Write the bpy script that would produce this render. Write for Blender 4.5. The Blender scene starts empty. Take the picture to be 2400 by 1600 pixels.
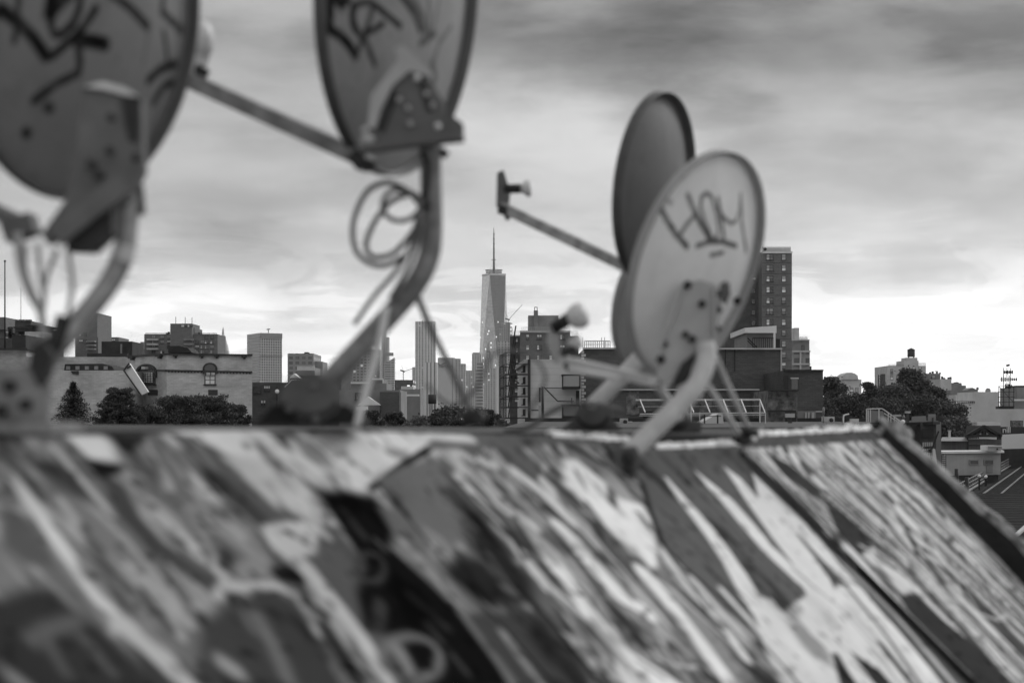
import bpy, math, random
import numpy as np
from mathutils import Vector, Matrix
sc = bpy.context.scene
COL = sc.collection
R = math.radians
# ------------------------------------------------------------------ camera
F, CX, HY, CZ = 4444.0, 1200.0, 978.0, 15.0       # focal length, centre and horizon in units of a 2400-wide frame; eye height
cam_d = bpy.data.cameras.new('camera'); cam = bpy.data.objects.new('camera', cam_d); COL.objects.link(cam)
cam.location = (0, 0, CZ); cam.rotation_euler = (R(90), 0, 0)
cam_d.sensor_width = 36; cam_d.lens = 36 * F / 2400.0; cam_d.shift_y = (HY - 800) / 2400.0
cam_d.clip_start = 0.05; cam_d.clip_end = 60000
cam_d.dof.use_dof = True; cam_d.dof.focus_distance = 320; cam_d.dof.aperture_fstop = 3.4; cam_d.dof.aperture_blades = 9
sc.camera = cam
# ------------------------------------------------------------------ world: grey cloud deck over a clear-sky base
SUN_EL, SUN_AZ = R(33), R(48)                      # azimuth to the right of the view direction
W = bpy.data.worlds.new('World'); sc.world = W; W.use_nodes = True
def world():
    nt = W.node_tree; nt.nodes.clear(); N = nt.nodes.new; L = nt.links.new
    def m(op, a, b=None, c=None):
        n = N('ShaderNodeMath'); n.operation = op
        for i, v in enumerate((a, b, c)):
            if v is None: continue
            if isinstance(v, (int, float)): n.inputs[i].default_value = v
            else: L(v, n.inputs[i])
        return n.outputs[0]
    def noise(vec, scale, detail, rough=.55, dist=0.):
        n = N('ShaderNodeTexNoise'); n.inputs['Scale'].default_value = scale; n.inputs['Detail'].default_value = detail
        n.inputs['Roughness'].default_value = rough; n.inputs['Distortion'].default_value = dist
        L(vec, n.inputs['Vector']); return n.outputs['Fac']
    def xyz(a, b, c):
        n = N('ShaderNodeCombineXYZ')
        for i, v in enumerate((a, b, c)):
            if isinstance(v, (int, float)): n.inputs[i].default_value = v
            else: L(v, n.inputs[i])
        return n.outputs[0]
    tc = N('ShaderNodeTexCoord'); sp = N('ShaderNodeSeparateXYZ'); L(tc.outputs['Generated'], sp.inputs[0])
    x, y, z = sp.outputs
    A = m('MULTIPLY', m('ARCTAN2', x, y), F); E = m('MULTIPLY', m('ARCSINE', z), F)
    # warped copies so that every cloud edge is ragged
    v0 = xyz(m('DIVIDE', A, 700.), m('DIVIDE', E, 230.), 3.1)
    w1 = m('SUBTRACT', noise(v0, 1.0, 5, .55), .5)
    v1 = xyz(m('DIVIDE', A, 380.), m('DIVIDE', E, 180.), 9.7)
    w2 = m('SUBTRACT', noise(v1, 1.0, 6, .6), .5)
    Aw = m('MULTIPLY_ADD', w1, 900., A); Ew = m('MULTIPLY_ADD', w2, 260., E)
    rampn = N('ShaderNodeValToRGB'); r = rampn.color_ramp; r.interpolation = 'B_SPLINE'
    stops = [(0, 1.02), (.05, .98), (.09, .74), (.15, .54), (.24, .42), (.33, .33), (.50, .38), (1, .66)]
    while len(r.elements) < len(stops): r.elements.new(.5)
    for e, (p, v) in zip(r.elements, stops): e.position = p; e.color = (v, v, v, 1)
    L(m('DIVIDE', Ew, 2600.), rampn.inputs[0])
    sep = N('ShaderNodeRGBToBW'); L(rampn.outputs[0], sep.inputs[0]); lum = sep.outputs[0]
    def blob(a0, e0, sa, se, amp):
        nonlocal lum
        p = m('POWER', m('ABSOLUTE', m('DIVIDE', m('SUBTRACT', Aw, a0), sa)), 2.)
        q = m('POWER', m('ABSOLUTE', m('DIVIDE', m('SUBTRACT', Ew, e0), se)), 2.)
        g = m('EXPONENT', m('MULTIPLY', m('ADD', p, q), -1.))
        lum = m('MULTIPLY_ADD', g, amp, lum)
    for b in [(900, 860, 900, 190, -.14), (250, 900, 700, 120, -.12), (-560, 500, 420, 80, -.17), (-500, 330, 500, 50, -.08),
              (150, 640, 420, 90, .13), (1000, 470, 500, 90, .06), (-900, 225, 420, 50, .26), (-100, 175, 420, 60, .24),
              (1000, 250, 620, 45, .24), (520, 620, 220, 80, -.06), (-950, 640, 300, 110, .03), (-600, 860, 300, 130, .03), (-4050, 560, 1100, 380, 1.3), (9900, 500, 2200, 600, -.85)]:  # last two: unseen bright and dark sky added for the glass tower's reflections
        blob(*b)
    # streaks near the horizon and broad soft texture
    vs = xyz(m('DIVIDE', A, 480.), m('DIVIDE', E, 34.), 1.7)
    st = m('SUBTRACT', noise(vs, 1.0, 5, .55, .4), .5)
    low = m('EXPONENT', m('MULTIPLY', m('DIVIDE', m('ABSOLUTE', E), 130.), -1.))
    lum = m('MULTIPLY_ADD', m('MULTIPLY', st, low), 1.7, lum)
    vb = xyz(m('DIVIDE', A, 760.), m('DIVIDE', E, 240.), 21.3)
    lum = m('MULTIPLY_ADD', m('SUBTRACT', noise(vb, 1.0, 8, .55, .2), .5), .34, lum)
    vk = xyz(m('DIVIDE', A, 640.), m('DIVIDE', E, 185.), 52.6)
    bank = N('ShaderNodeMapRange'); bank.interpolation_type = 'SMOOTHSTEP'; bank.inputs['From Min'].default_value = .36; bank.inputs['From Max'].default_value = .62
    L(noise(vk, 1.0, 9, .5, .15), bank.inputs['Value']); lum = m('MULTIPLY_ADD', m('SUBTRACT', bank.outputs[0], .55), .17, lum)
    # ragged bright gaps low in the deck
    vg = xyz(m('DIVIDE', A, 430.), m('DIVIDE', E, 95.), 40.2)
    gap = N('ShaderNodeMapRange'); gap.interpolation_type = 'SMOOTHSTEP'; gap.inputs['From Min'].default_value = .485; gap.inputs['From Max'].default_value = .545
    L(noise(vg, 1.0, 8, .58, .8), gap.inputs['Value'])
    lum = m('MULTIPLY_ADD', m('MULTIPLY', gap.outputs[0], m('EXPONENT', m('MULTIPLY', m('POWER', m('DIVIDE', m('ABSOLUTE', E), 265.), 2.), -1.))), .50, lum)
    # the sky behind the viewer is duller
    back = N('ShaderNodeMapRange'); back.interpolation_type = 'SMOOTHSTEP'
    back.inputs['From Min'].default_value = -.7; back.inputs['From Max'].default_value = .75
    back.inputs['To Min'].default_value = 1.0; back.inputs['To Max'].default_value = 1.
    L(y, back.inputs['Value']); lum = m('MULTIPLY', lum, back.outputs[0])
    lum = m('MULTIPLY', lum, m('MULTIPLY_ADD', x, .45, 1.))      # brighter towards the setting sun on the right
    lum = m('SUBTRACT', lum, m('MULTIPLY', m('MAXIMUM', m('SUBTRACT', lum, .86), 0.), .40))      # thick cloud veils the brightest breaks
    lum = m('MAXIMUM', lum, .03)
    cloud = m('MULTIPLY', lum, 12.2)
    sky = N('ShaderNodeTexSky'); sky.sky_type = 'NISHITA'; sky.sun_disc = False
    sky.sun_elevation = SUN_EL; sky.sun_rotation = SUN_AZ
    bw = N('ShaderNodeRGBToBW'); L(sky.outputs[0], bw.inputs[0])
    clear = m('MINIMUM', bw.outputs[0], 12.)
    tot = m('ADD', m('MULTIPLY', cloud, .93), m('MULTIPLY', clear, .07))
    bg = N('ShaderNodeBackground'); bg.inputs['Strength'].default_value = .1
    L(tot, bg.inputs['Color']); o = N('ShaderNodeOutputWorld'); L(bg.outputs[0], o.inputs[0])
world()
sun_d = bpy.data.lights.new('sun', 'SUN'); sun_d.energy = 1.5; sun_d.angle = R(22); sun_d.color = (1, 1, 1)
sun = bpy.data.objects.new('sun', sun_d); COL.objects.link(sun); sun.location = (30, 20, 60)
sdir = Vector((math.sin(SUN_AZ) * math.cos(SUN_EL), math.cos(SUN_AZ) * math.cos(SUN_EL), math.sin(SUN_EL)))
sun.rotation_euler = sdir.to_track_quat('Z', 'Y').to_euler()
sc.view_settings.view_transform = 'Standard'; sc.view_settings.look = 'None'; sc.view_settings.exposure = 0; sc.view_settings.gamma = 1
try:
    sc.cycles.use_denoising = True; sc.cycles.denoiser = 'OPENIMAGEDENOISE'
    sc.cycles.max_bounces = 5; sc.cycles.diffuse_bounces = 3; sc.cycles.glossy_bounces = 3; sc.cycles.volume_bounces = 0
    sc.cycles.sample_clamp_indirect = 6; sc.cycles.use_adaptive_sampling = False
except Exception: pass
# ------------------------------------------------------------------ helpers
def P(px, py, Y): return Vector(((px - CX) / F * Y, Y, CZ + (HY - py) / F * Y))
def XY(px, Y): return ((px - CX) / F * Y, Y)
def ZZ(py, Y): return CZ + (HY - py) / F * Y
rng = random.Random(7)

def mat(name, v, rough=.75, var=.25, scale=3., metallic=0., bump=0., bscale=None, spec=.4, attr=None):
    """Grey painted / mineral surface with uneven tone."""
    M = bpy.data.materials.new(name); M.use_nodes = True; nt = M.node_tree; b = nt.nodes['Principled BSDF']
    N = nt.nodes.new; L = nt.links.new
    b.inputs['Roughness'].default_value = rough; b.inputs['Metallic'].default_value = metallic
    b.inputs['Specular IOR Level'].default_value = spec
    tc = N('ShaderNodeTexCoord'); n = N('ShaderNodeTexNoise'); n.inputs['Scale'].default_value = scale
    n.inputs['Detail'].default_value = 8; n.inputs['Roughness'].default_value = .62
    L(tc.outputs['Object'], n.inputs['Vector'])
    mr = N('ShaderNodeMapRange'); mr.inputs['From Min'].default_value = .3; mr.inputs['From Max'].default_value = .7
    mr.inputs['To Min'].default_value = v * (1 - var); mr.inputs['To Max'].default_value = v * (1 + var)
    L(n.outputs['Fac'], mr.inputs['Value']); out = mr.outputs[0]
    if attr:
        mr.inputs['To Min'].default_value = 1 - var; mr.inputs['To Max'].default_value = 1 + var
        a = N('ShaderNodeAttribute'); a.attribute_name = attr
        mm = N('ShaderNodeMath'); mm.operation = 'MULTIPLY'; L(a.outputs['Fac'], mm.inputs[0]); L(out, mm.inputs[1]); out = mm.outputs[0]
    L(out, b.inputs['Base Color'])
    if bump:
        n2 = N('ShaderNodeTexNoise'); n2.inputs['Scale'].default_value = bscale or scale * 6; n2.inputs['Detail'].default_value = 6
        L(tc.outputs['Object'], n2.inputs['Vector'])
        bp = N('ShaderNodeBump'); bp.inputs['Strength'].default_value = bump; bp.inputs['Distance'].default_value = .02
        L(n2.outputs['Fac'], bp.inputs['Height']); L(bp.outputs[0], b.inputs['Normal'])
    return M

def brick_mat(name, v, mortar, bw=.22, bh=.075, var=.3, patch=.25):
    M = bpy.data.materials.new(name); M.use_nodes = True; nt = M.node_tree; b = nt.nodes['Principled BSDF']; N = nt.nodes.new; L = nt.links.new
    b.inputs['Roughness'].default_value = .9; b.inputs['Specular IOR Level'].default_value = .2
    uv = N('ShaderNodeUVMap'); t = N('ShaderNodeTexBrick')
    t.inputs['Scale'].default_value = 1; t.inputs['Brick Width'].default_value = bw; t.inputs['Row Height'].default_value = bh
    t.inputs['Mortar Size'].default_value = .009; t.inputs['Mortar Smooth'].default_value = .3; t.inputs['Bias'].default_value = 0
    a, c = v * (1 - var), v * (1 + var)
    t.inputs['Color1'].default_value = (a, a, a, 1); t.inputs['Color2'].default_value = (c, c, c, 1); t.inputs['Mortar'].default_value = (mortar,) * 3 + (1,)
    L(uv.outputs[0], t.inputs['Vector'])
    n = N('ShaderNodeTexNoise'); n.inputs['Scale'].default_value = .45; n.inputs['Detail'].default_value = 9; n.inputs['Roughness'].default_value = .65
    mp = N('ShaderNodeMapping'); mp.inputs['Scale'].default_value = (1.0, 1.8, 1); L(uv.outputs[0], mp.inputs[0]); L(mp.outputs[0], n.inputs['Vector'])
    mr = N('ShaderNodeMapRange'); mr.inputs['From Min'].default_value = .3; mr.inputs['From Max'].default_value = .7
    mr.inputs['To Min'].default_value = 1 - patch; mr.inputs['To Max'].default_value = 1 + patch; L(n.outputs['Fac'], mr.inputs[0])
    bw_ = N('ShaderNodeRGBToBW'); L(t.outputs['Color'], bw_.inputs[0])
    mm = N('ShaderNodeMath'); mm.operation = 'MULTIPLY'; L(bw_.outputs[0], mm.inputs[0]); L(mr.outputs[0], mm.inputs[1]); L(mm.outputs[0], b.inputs['Base Color'])
    return M

def facade_mat(name, wall, glass, cw, ch, u0, u1, v0, v1, lit=0., litE=2.5, grough=.25, wallvar=.15, litmax=0):
    """Rows and columns of window openings for the distant towers, in metres of the wall's own UV."""
    M = bpy.data.materials.new(name); M.use_nodes = True; nt = M.node_tree; b = nt.nodes['Principled BSDF']; N = nt.nodes.new; L = nt.links.new
    def m(op, a, c=None):
        n = N('ShaderNodeMath'); n.operation = op
        for i, v in enumerate((a, c)):
            if v is None: continue
            if isinstance(v, (int, float)): n.inputs[i].default_value = v
            else: L(v, n.inputs[i])
        return n.outputs[0]
    uv = N('ShaderNodeUVMap'); s = N('ShaderNodeSeparateXYZ'); L(uv.outputs[0], s.inputs[0])
    U = m('DIVIDE', s.outputs[0], cw); V = m('DIVIDE', s.outputs[1], ch)
    fu, fv = m('FRACT', U), m('FRACT', V)
    w = m('MULTIPLY', m('MULTIPLY', m('GREATER_THAN', fu, u0), m('LESS_THAN', fu, u1)), m('MULTIPLY', m('GREATER_THAN', fv, v0), m('LESS_THAN', fv, v1)))
    cell = N('ShaderNodeCombineXYZ'); L(m('FLOOR', U), cell.inputs[0]); L(m('FLOOR', V), cell.inputs[1])
    wn = N('ShaderNodeTexWhiteNoise'); wn.noise_dimensions = '2D'; L(cell.outputs[0], wn.inputs['Vector'])
    n = N('ShaderNodeTexNoise'); n.inputs['Scale'].default_value = .05; n.inputs['Detail'].default_value = 6; L(uv.outputs[0], n.inputs['Vector'])
    wl = m('MULTIPLY', m('ADD', m('MULTIPLY', m('SUBTRACT', n.outputs['Fac'], .5), 2 * wallvar), 1.), wall)
    gl = m('MULTIPLY', m('ADD', m('MULTIPLY', wn.outputs['Value'], .8), .6), glass)
    mix = N('ShaderNodeMix'); mix.data_type = 'FLOAT'; L(w, mix.inputs[0]); L(wl, mix.inputs[2]); L(gl, mix.inputs[3])
    L(mix.outputs[0], b.inputs['Base Color'])
    rr = N('ShaderNodeMix'); rr.data_type = 'FLOAT'; L(w, rr.inputs[0]); rr.inputs[2].default_value = .8; rr.inputs[3].default_value = grough
    L(rr.outputs[0], b.inputs['Roughness'])
    if lit:
        wn2 = N('ShaderNodeTexWhiteNoise'); wn2.noise_dimensions = '3D'
        cc = N('ShaderNodeCombineXYZ'); L(m('FLOOR', U), cc.inputs[0]); L(m('FLOOR', V), cc.inputs[1]); cc.inputs[2].default_value = 5.3; L(cc.outputs[0], wn2.inputs['Vector'])
        g = m('LESS_THAN', wn2.outputs['Value'], m('MULTIPLY', m('MAXIMUM', m('SUBTRACT', 1., m('DIVIDE', s.outputs[1], litmax)), 0.), 2 * lit) if litmax else lit)
        e = m('MULTIPLY', m('MULTIPLY', g, w), litE)
        b.inputs['Emission Color'].default_value = (1, 1, 1, 1); L(e, b.inputs['Emission Strength'])
    return M

class MB:
    """Collects shapes and links them as one mesh object."""
    def __init__(s): s.v = []; s.f = []; s.uv = []; s.mi = []; s.sm = []
    def face(s, pts, uv=None, mi=0, smooth=False):
        i = len(s.v); s.v += [tuple(p) for p in pts]; s.f.append(list(range(i, i + len(pts)))); s.uv.append(uv or [(0, 0)] * len(pts)); s.mi.append(mi); s.sm.append(smooth)
    def grid_faces(s, base, faces, mi=0, smooth=True):
        for f in faces: s.f.append([base + i for i in f]); s.uv.append([(0, 0)] * len(f)); s.mi.append(mi); s.sm.append(smooth)
    def prism(s, pts, z0, z1, mi=0, top=None, bottom=True, v0=0.):
        """pts: plan outline, counter-clockwise; z1 may be a list."""
        n = len(pts); zt = z1 if isinstance(z1, (list, tuple)) else [z1] * n; u = 0
        for i in range(n):
            j = (i + 1) % n; d = math.hypot(pts[j][0] - pts[i][0], pts[j][1] - pts[i][1])
            s.face([(pts[i][0], pts[i][1], z0), (pts[j][0], pts[j][1], z0), (pts[j][0], pts[j][1], zt[j]), (pts[i][0], pts[i][1], zt[i])],
                   [(u, z0 - v0), (u + d, z0 - v0), (u + d, zt[j] - v0), (u, zt[i] - v0)], mi); u += d
        s.face([(p[0], p[1], z) for p, z in zip(pts, zt)], [(p[0], p[1]) for p in pts], mi if top is None else top)
        if bottom: s.face([(p[0], p[1], z0) for p in reversed(pts)], [(p[0], p[1]) for p in reversed(pts)], mi)
        return s
    def box(s, x0, x1, y0, y1, z0, z1, mi=0): return s.prism([(x0, y0), (x1, y0), (x1, y1), (x0, y1)], z0, z1, mi)
    def obox(s, c, ax, ay, az, hx, hy, hz, mi=0):
        c, ax, ay, az = Vector(c), Vector(ax).normalized() * hx, Vector(ay).normalized() * hy, Vector(az).normalized() * hz
        q = lambda i, j, k: c + ax * i + ay * j + az * k
        for f in [((-1,-1,-1),(-1,1,-1),(1,1,-1),(1,-1,-1)), ((-1,-1,1),(1,-1,1),(1,1,1),(-1,1,1)), ((-1,-1,-1),(1,-1,-1),(1,-1,1),(-1,-1,1)),
                  ((1,-1,-1),(1,1,-1),(1,1,1),(1,-1,1)), ((1,1,-1),(-1,1,-1),(-1,1,1),(1,1,1)), ((-1,1,-1),(-1,-1,-1),(-1,-1,1),(-1,1,1))]:
            s.face([q(*p) for p in f], [(p[0] * hx + p[1] * hy, p[2] * hz) for p in f], mi)
        return s
    def bar(s, a, b, w, h=None, up=(0, 0, 1), mi=0):
        a, b = Vector(a), Vector(b); d = b - a; L = d.length
        if L < 1e-6: return s
        d.normalize(); u = Vector(up)
        if abs(d.dot(u)) > .98: u = Vector((0, 1, 0))
        sd = d.cross(u).normalized(); u = sd.cross(d)
        return s.obox((a + b) / 2, d, sd, u, L / 2, w / 2, (h or w) / 2, mi)
    def tube(s, pts, r, n=12, mi=0, closed=False, caps=True):
        pts = [Vector(p) for p in pts]; m = len(pts); rs = r if isinstance(r, (list, tuple)) else [r] * m
        T = []
        for i in range(m):
            a = pts[(i - 1) % m] if (closed or i) else pts[i]; b = pts[(i + 1) % m] if (closed or i < m - 1) else pts[i]
            T.append((b - a).normalized())
        u = T[0].orthogonal().normalized(); base = len(s.v)
        for i in range(m):
            u = (u - T[i] * u.dot(T[i])); u = u.normalized() if u.length > 1e-6 else T[i].orthogonal().normalized(); w = T[i].cross(u)
            for k in range(n):
                a = 2 * math.pi * k / n; s.v.append(tuple(pts[i] + (u * math.cos(a) + w * math.sin(a)) * rs[i]))
        fs = []
        for i in range(m if closed else m - 1):
            j = (i + 1) % m
            for k in range(n): fs.append((i * n + k, i * n + (k + 1) % n, j * n + (k + 1) % n, j * n + k))
        s.grid_faces(base, fs, mi)
        if caps and not closed:
            s.grid_faces(base, [tuple(reversed(range(n))), tuple((m - 1) * n + k for k in range(n))], mi, False)
        return s
    def lathe(s, c, axis, prof, n=20, mi=0):
        """prof: (distance along axis, radius)"""
        axis = Vector(axis).normalized(); return s.tube([Vector(c) + axis * h for h, _ in prof], [max(r, 1e-4) for _, r in prof], n, mi)
    def slab(s, poly, thick, mi=0):
        """poly of world points facing the camera (counter-clockwise seen from -Y), given depth thick away from the camera."""
        a = [Vector(p) for p in poly]; b = [p + Vector((0, thick, 0)) for p in a]; n = len(a)
        s.face(a, None, mi); s.face(list(reversed(b)), None, mi)
        for i in range(n):
            j = (i + 1) % n; s.face([a[j], a[i], b[i], b[j]], None, mi)
        return s
    def ball(s, c, r, n=12, m=8, mi=0, sq=(1, 1, 1)):
        base = len(s.v); c = Vector(c)
        for i in range(m + 1):
            t = math.pi * i / m
            for k in range(n):
                a = 2 * math.pi * k / n; s.v.append((c.x + r * sq[0] * math.sin(t) * math.cos(a), c.y + r * sq[1] * math.sin(t) * math.sin(a), c.z + r * sq[2] * math.cos(t)))
        s.grid_faces(base, [(i * n + k, (i + 1) * n + k, (i + 1) * n + (k + 1) % n, i * n + (k + 1) % n) for i in range(m) for k in range(n)], mi)
        return s
    def build(s, name, mats, parent=None, loc=None, bevel=0, label=None):
        o0 = Vector(loc) if loc is not None else (wloc(parent) if parent else Vector((0, 0, 0)))
        me = bpy.data.meshes.new(name); me.from_pydata([(v[0] - o0.x, v[1] - o0.y, v[2] - o0.z) for v in s.v], [], s.f)
        for m_ in (mats if isinstance(mats, (list, tuple)) else [mats]): me.materials.append(m_)
        ul = me.uv_layers.new(name='UVMap'); flat = [c for f in s.uv for p in f for c in p]; ul.data.foreach_set('uv', flat)
        me.polygons.foreach_set('material_index', s.mi); me.polygons.foreach_set('use_smooth', s.sm)
        me.update(); o = bpy.data.objects.new(name, me); COL.objects.link(o)
        if parent: o.parent = parent; o.location = o0 - wloc(parent)
        else: o.location = o0
        if bevel:
            b = o.modifiers.new('bevel', 'BEVEL'); b.width = bevel; b.segments = 2; b.limit_method = 'ANGLE'
        if label: o['label'] = label
        return o
def text(body, size, m, loc, name, parent=None, **kw):
    cu = bpy.data.curves.new(name, 'FONT'); cu.body = body; cu.size = size; cu.extrude = size * .03
    for k, v in kw.items(): setattr(cu, k, v)
    o = bpy.data.objects.new(name, cu); COL.objects.link(o); dg = bpy.context.evaluated_depsgraph_get(); dg.update(); me = bpy.data.meshes.new_from_object(o.evaluated_get(dg)); bpy.data.objects.remove(o)
    me.materials.clear(); me.materials.append(m); q = bpy.data.objects.new(name, me); COL.objects.link(q); q.rotation_euler = (R(90), 0, 0)
    if parent: q.parent = parent; q.location = Vector(loc) - wloc(parent)
    else: q.location = loc
    return q
def wloc(o):
    v = Vector((0, 0, 0))
    while o is not None: v = v + o.location; o = o.parent
    return v
def thing(name, label, cat, loc=(0, 0, 0), group=None):
    o = bpy.data.objects.new(name, None); o.empty_display_size = .1; COL.objects.link(o); o.location = loc
    o['label'] = label; o['category'] = cat
    if group: o['group'] = group
    return o
def tag(o, label, cat, group=None):
    o['label'] = label; o['category'] = cat
    if group: o['group'] = group
    return o
def inst(o, parent, loc, rz):
    c = o.copy(); COL.objects.link(c); c.parent = parent; c.location = Vector(loc) - wloc(parent); c.rotation_euler = (0, 0, rz); return c
def smooth(pts, n=8):
    pts = [Vector(p) for p in pts]; out = []
    for i in range(len(pts) - 1):
        p0, p1, p2, p3 = pts[max(i - 1, 0)], pts[i], pts[i + 1], pts[min(i + 2, len(pts) - 1)]
        for k in range(n):
            t = k / n; out.append(.5 * ((2 * p1) + (p2 - p0) * t + (2 * p0 - 5 * p1 + 4 * p2 - p3) * t * t + (3 * p1 - p0 - 3 * p2 + p3) * t ** 3))
    out.append(pts[-1]); return out
# ---- numpy paint
_tab = np.random.RandomState(3).rand(256, 256)
def vnoise(x, y):
    xi = np.floor(x).astype(int); yi = np.floor(y).astype(int); fx = x - xi; fy = y - yi
    fx = fx * fx * (3 - 2 * fx); fy = fy * fy * (3 - 2 * fy); g = lambda i, j: _tab[i & 255, j & 255]
    return (g(xi, yi) * (1 - fx) + g(xi + 1, yi) * fx) * (1 - fy) + (g(xi, yi + 1) * (1 - fx) + g(xi + 1, yi + 1) * fx) * fy
def fbm(x, y, o=4):
    t = 0; a = .5; s = 0
    for k in range(o): t = t + a * vnoise(x * 2 ** k + 17.3 * k, y * 2 ** k + 5.1 * k); s += a; a *= .5
    return t / s
def seg_dist(x, y, pts, ws=None):
    best = np.full(x.shape, 1e9)
    for i, ((ax, ay), (bx, by)) in enumerate(zip(pts[:-1], pts[1:])):
        dx, dy = bx - ax, by - ay; L2 = dx * dx + dy * dy + 1e-12
        t = np.clip(((x - ax) * dx + (y - ay) * dy) / L2, 0, 1)
        d = np.hypot(x - ax - t * dx, y - ay - t * dy)
        if ws is not None: d = d - (ws[i] + (ws[i + 1] - ws[i]) * t)
        best = np.minimum(best, d)
    return best
def in_poly(x, y, pts):
    c = np.zeros(x.shape, bool); n = len(pts)
    for i in range(n):
        (x0, y0), (x1, y1) = pts[i], pts[(i + 1) % n]
        if y0 == y1: continue
        k = ((y0 > y) != (y1 > y)) & (x < (x1 - x0) * (y - y0) / (y1 - y0) + x0); c ^= k
    return c
def paint(col, x, y, kind, pts, w, v, soft):
    if kind == 's': a = np.clip(.5 - seg_dist(x, y, pts, w if isinstance(w, list) else [w] * len(pts)) / soft, 0, 1)
    else:
        d = seg_dist(x, y, list(pts) + [pts[0]]); d = np.where(in_poly(x, y, pts), -d, d); a = np.clip(.5 - d / soft, 0, 1)
    a = a * a * (3 - 2 * a); col[:] = col * (1 - a) + v * a
def grid_mesh(name, V, nu, nv, mats, col=None, parent=None, smooth_=True, flip=False):
    """V: (nv, nu, 3) world points."""
    o0 = wloc(parent) if parent else Vector((0, 0, 0))
    me = bpy.data.meshes.new(name); idx = np.arange(nu * nv).reshape(nv, nu)
    q = np.stack([idx[:-1, :-1], idx[:-1, 1:], idx[1:, 1:], idx[1:, :-1]], -1).reshape(-1, 4)
    if flip: q = q[:, ::-1]
    me.from_pydata((V.reshape(-1, 3) - np.array(o0)).tolist(), [], q.tolist())
    if col is not None:
        at = me.attributes.new('paint', 'FLOAT', 'POINT'); at.data.foreach_set('value', col.reshape(-1).astype(np.float32))
    for m_ in mats: me.materials.append(m_)
    me.polygons.foreach_set('use_smooth', [smooth_] * len(me.polygons)); me.update()
    o = bpy.data.objects.new(name, me); COL.objects.link(o)
    if parent: o.parent = parent
    return o
# ------------------------------------------------------------------ foreground roof
E2 = np.array([.535, .845]); N2 = np.array([.845, -.535]); P0 = np.array([-.864, 3.2]); M_ = .9
def ridge_k(px):
    r = (px - CX) / F; return (3.2 * r + .864) / (.535 - .845 * r)
def ridge_pt(k): return P0 + E2 * k
def kd(px, py, zr=14.96):
    """A point of the picture on the roof slope: distance along the ridge, distance out from it."""
    r = (px - CX) / F; s = (HY - py) / F
    a = N2[0] * r + N2[1]; d0 = -N2.dot(P0)
    Y = (zr - CZ - M_ * d0) / (s + M_ * a); p = np.array([r * Y, Y]) - P0
    return (float(p.dot(E2)), float(p.dot(N2)), Y)
RPTS = [(-400, 1015), (0, 1008), (400, 1002), (800, 999), (1000, 1010), (1300, 1017), (1490, 1030)]
def prof(pts):
    ks = [ridge_k(a) for a, b in pts]; zs = [CZ + (HY - b) / F * ridge_pt(k)[1] for (a, b), k in zip(pts, ks)]
    return ks, zs
roof = thing('painted_roof', 'steep sheet roof with streaked graffiti paint under the satellite dishes', 'roof', (0, 4, 14.9))
m_roof = mat('roof_paint', 1, rough=.5, var=.09, scale=7, bump=.25, bscale=26, spec=.0, attr='paint')
m_deck = mat('deck_tar', .055, rough=.9, var=.4, scale=2.2, bump=.5, bscale=30)
m_flash = mat('flashing_metal', .78, rough=.55, var=.4, scale=14, bump=.4, bscale=40)  # near-white tone also colours in the ridge edge's highlight
m_black = mat('matt_black', .012, rough=.85, var=.5, scale=10, bump=.5, bscale=30)  # on the verge side this black holds shade as well as paint
m_stone = mat('coping_top', .25, rough=.9, var=.95, scale=13, bump=.8, bscale=40)
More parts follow.
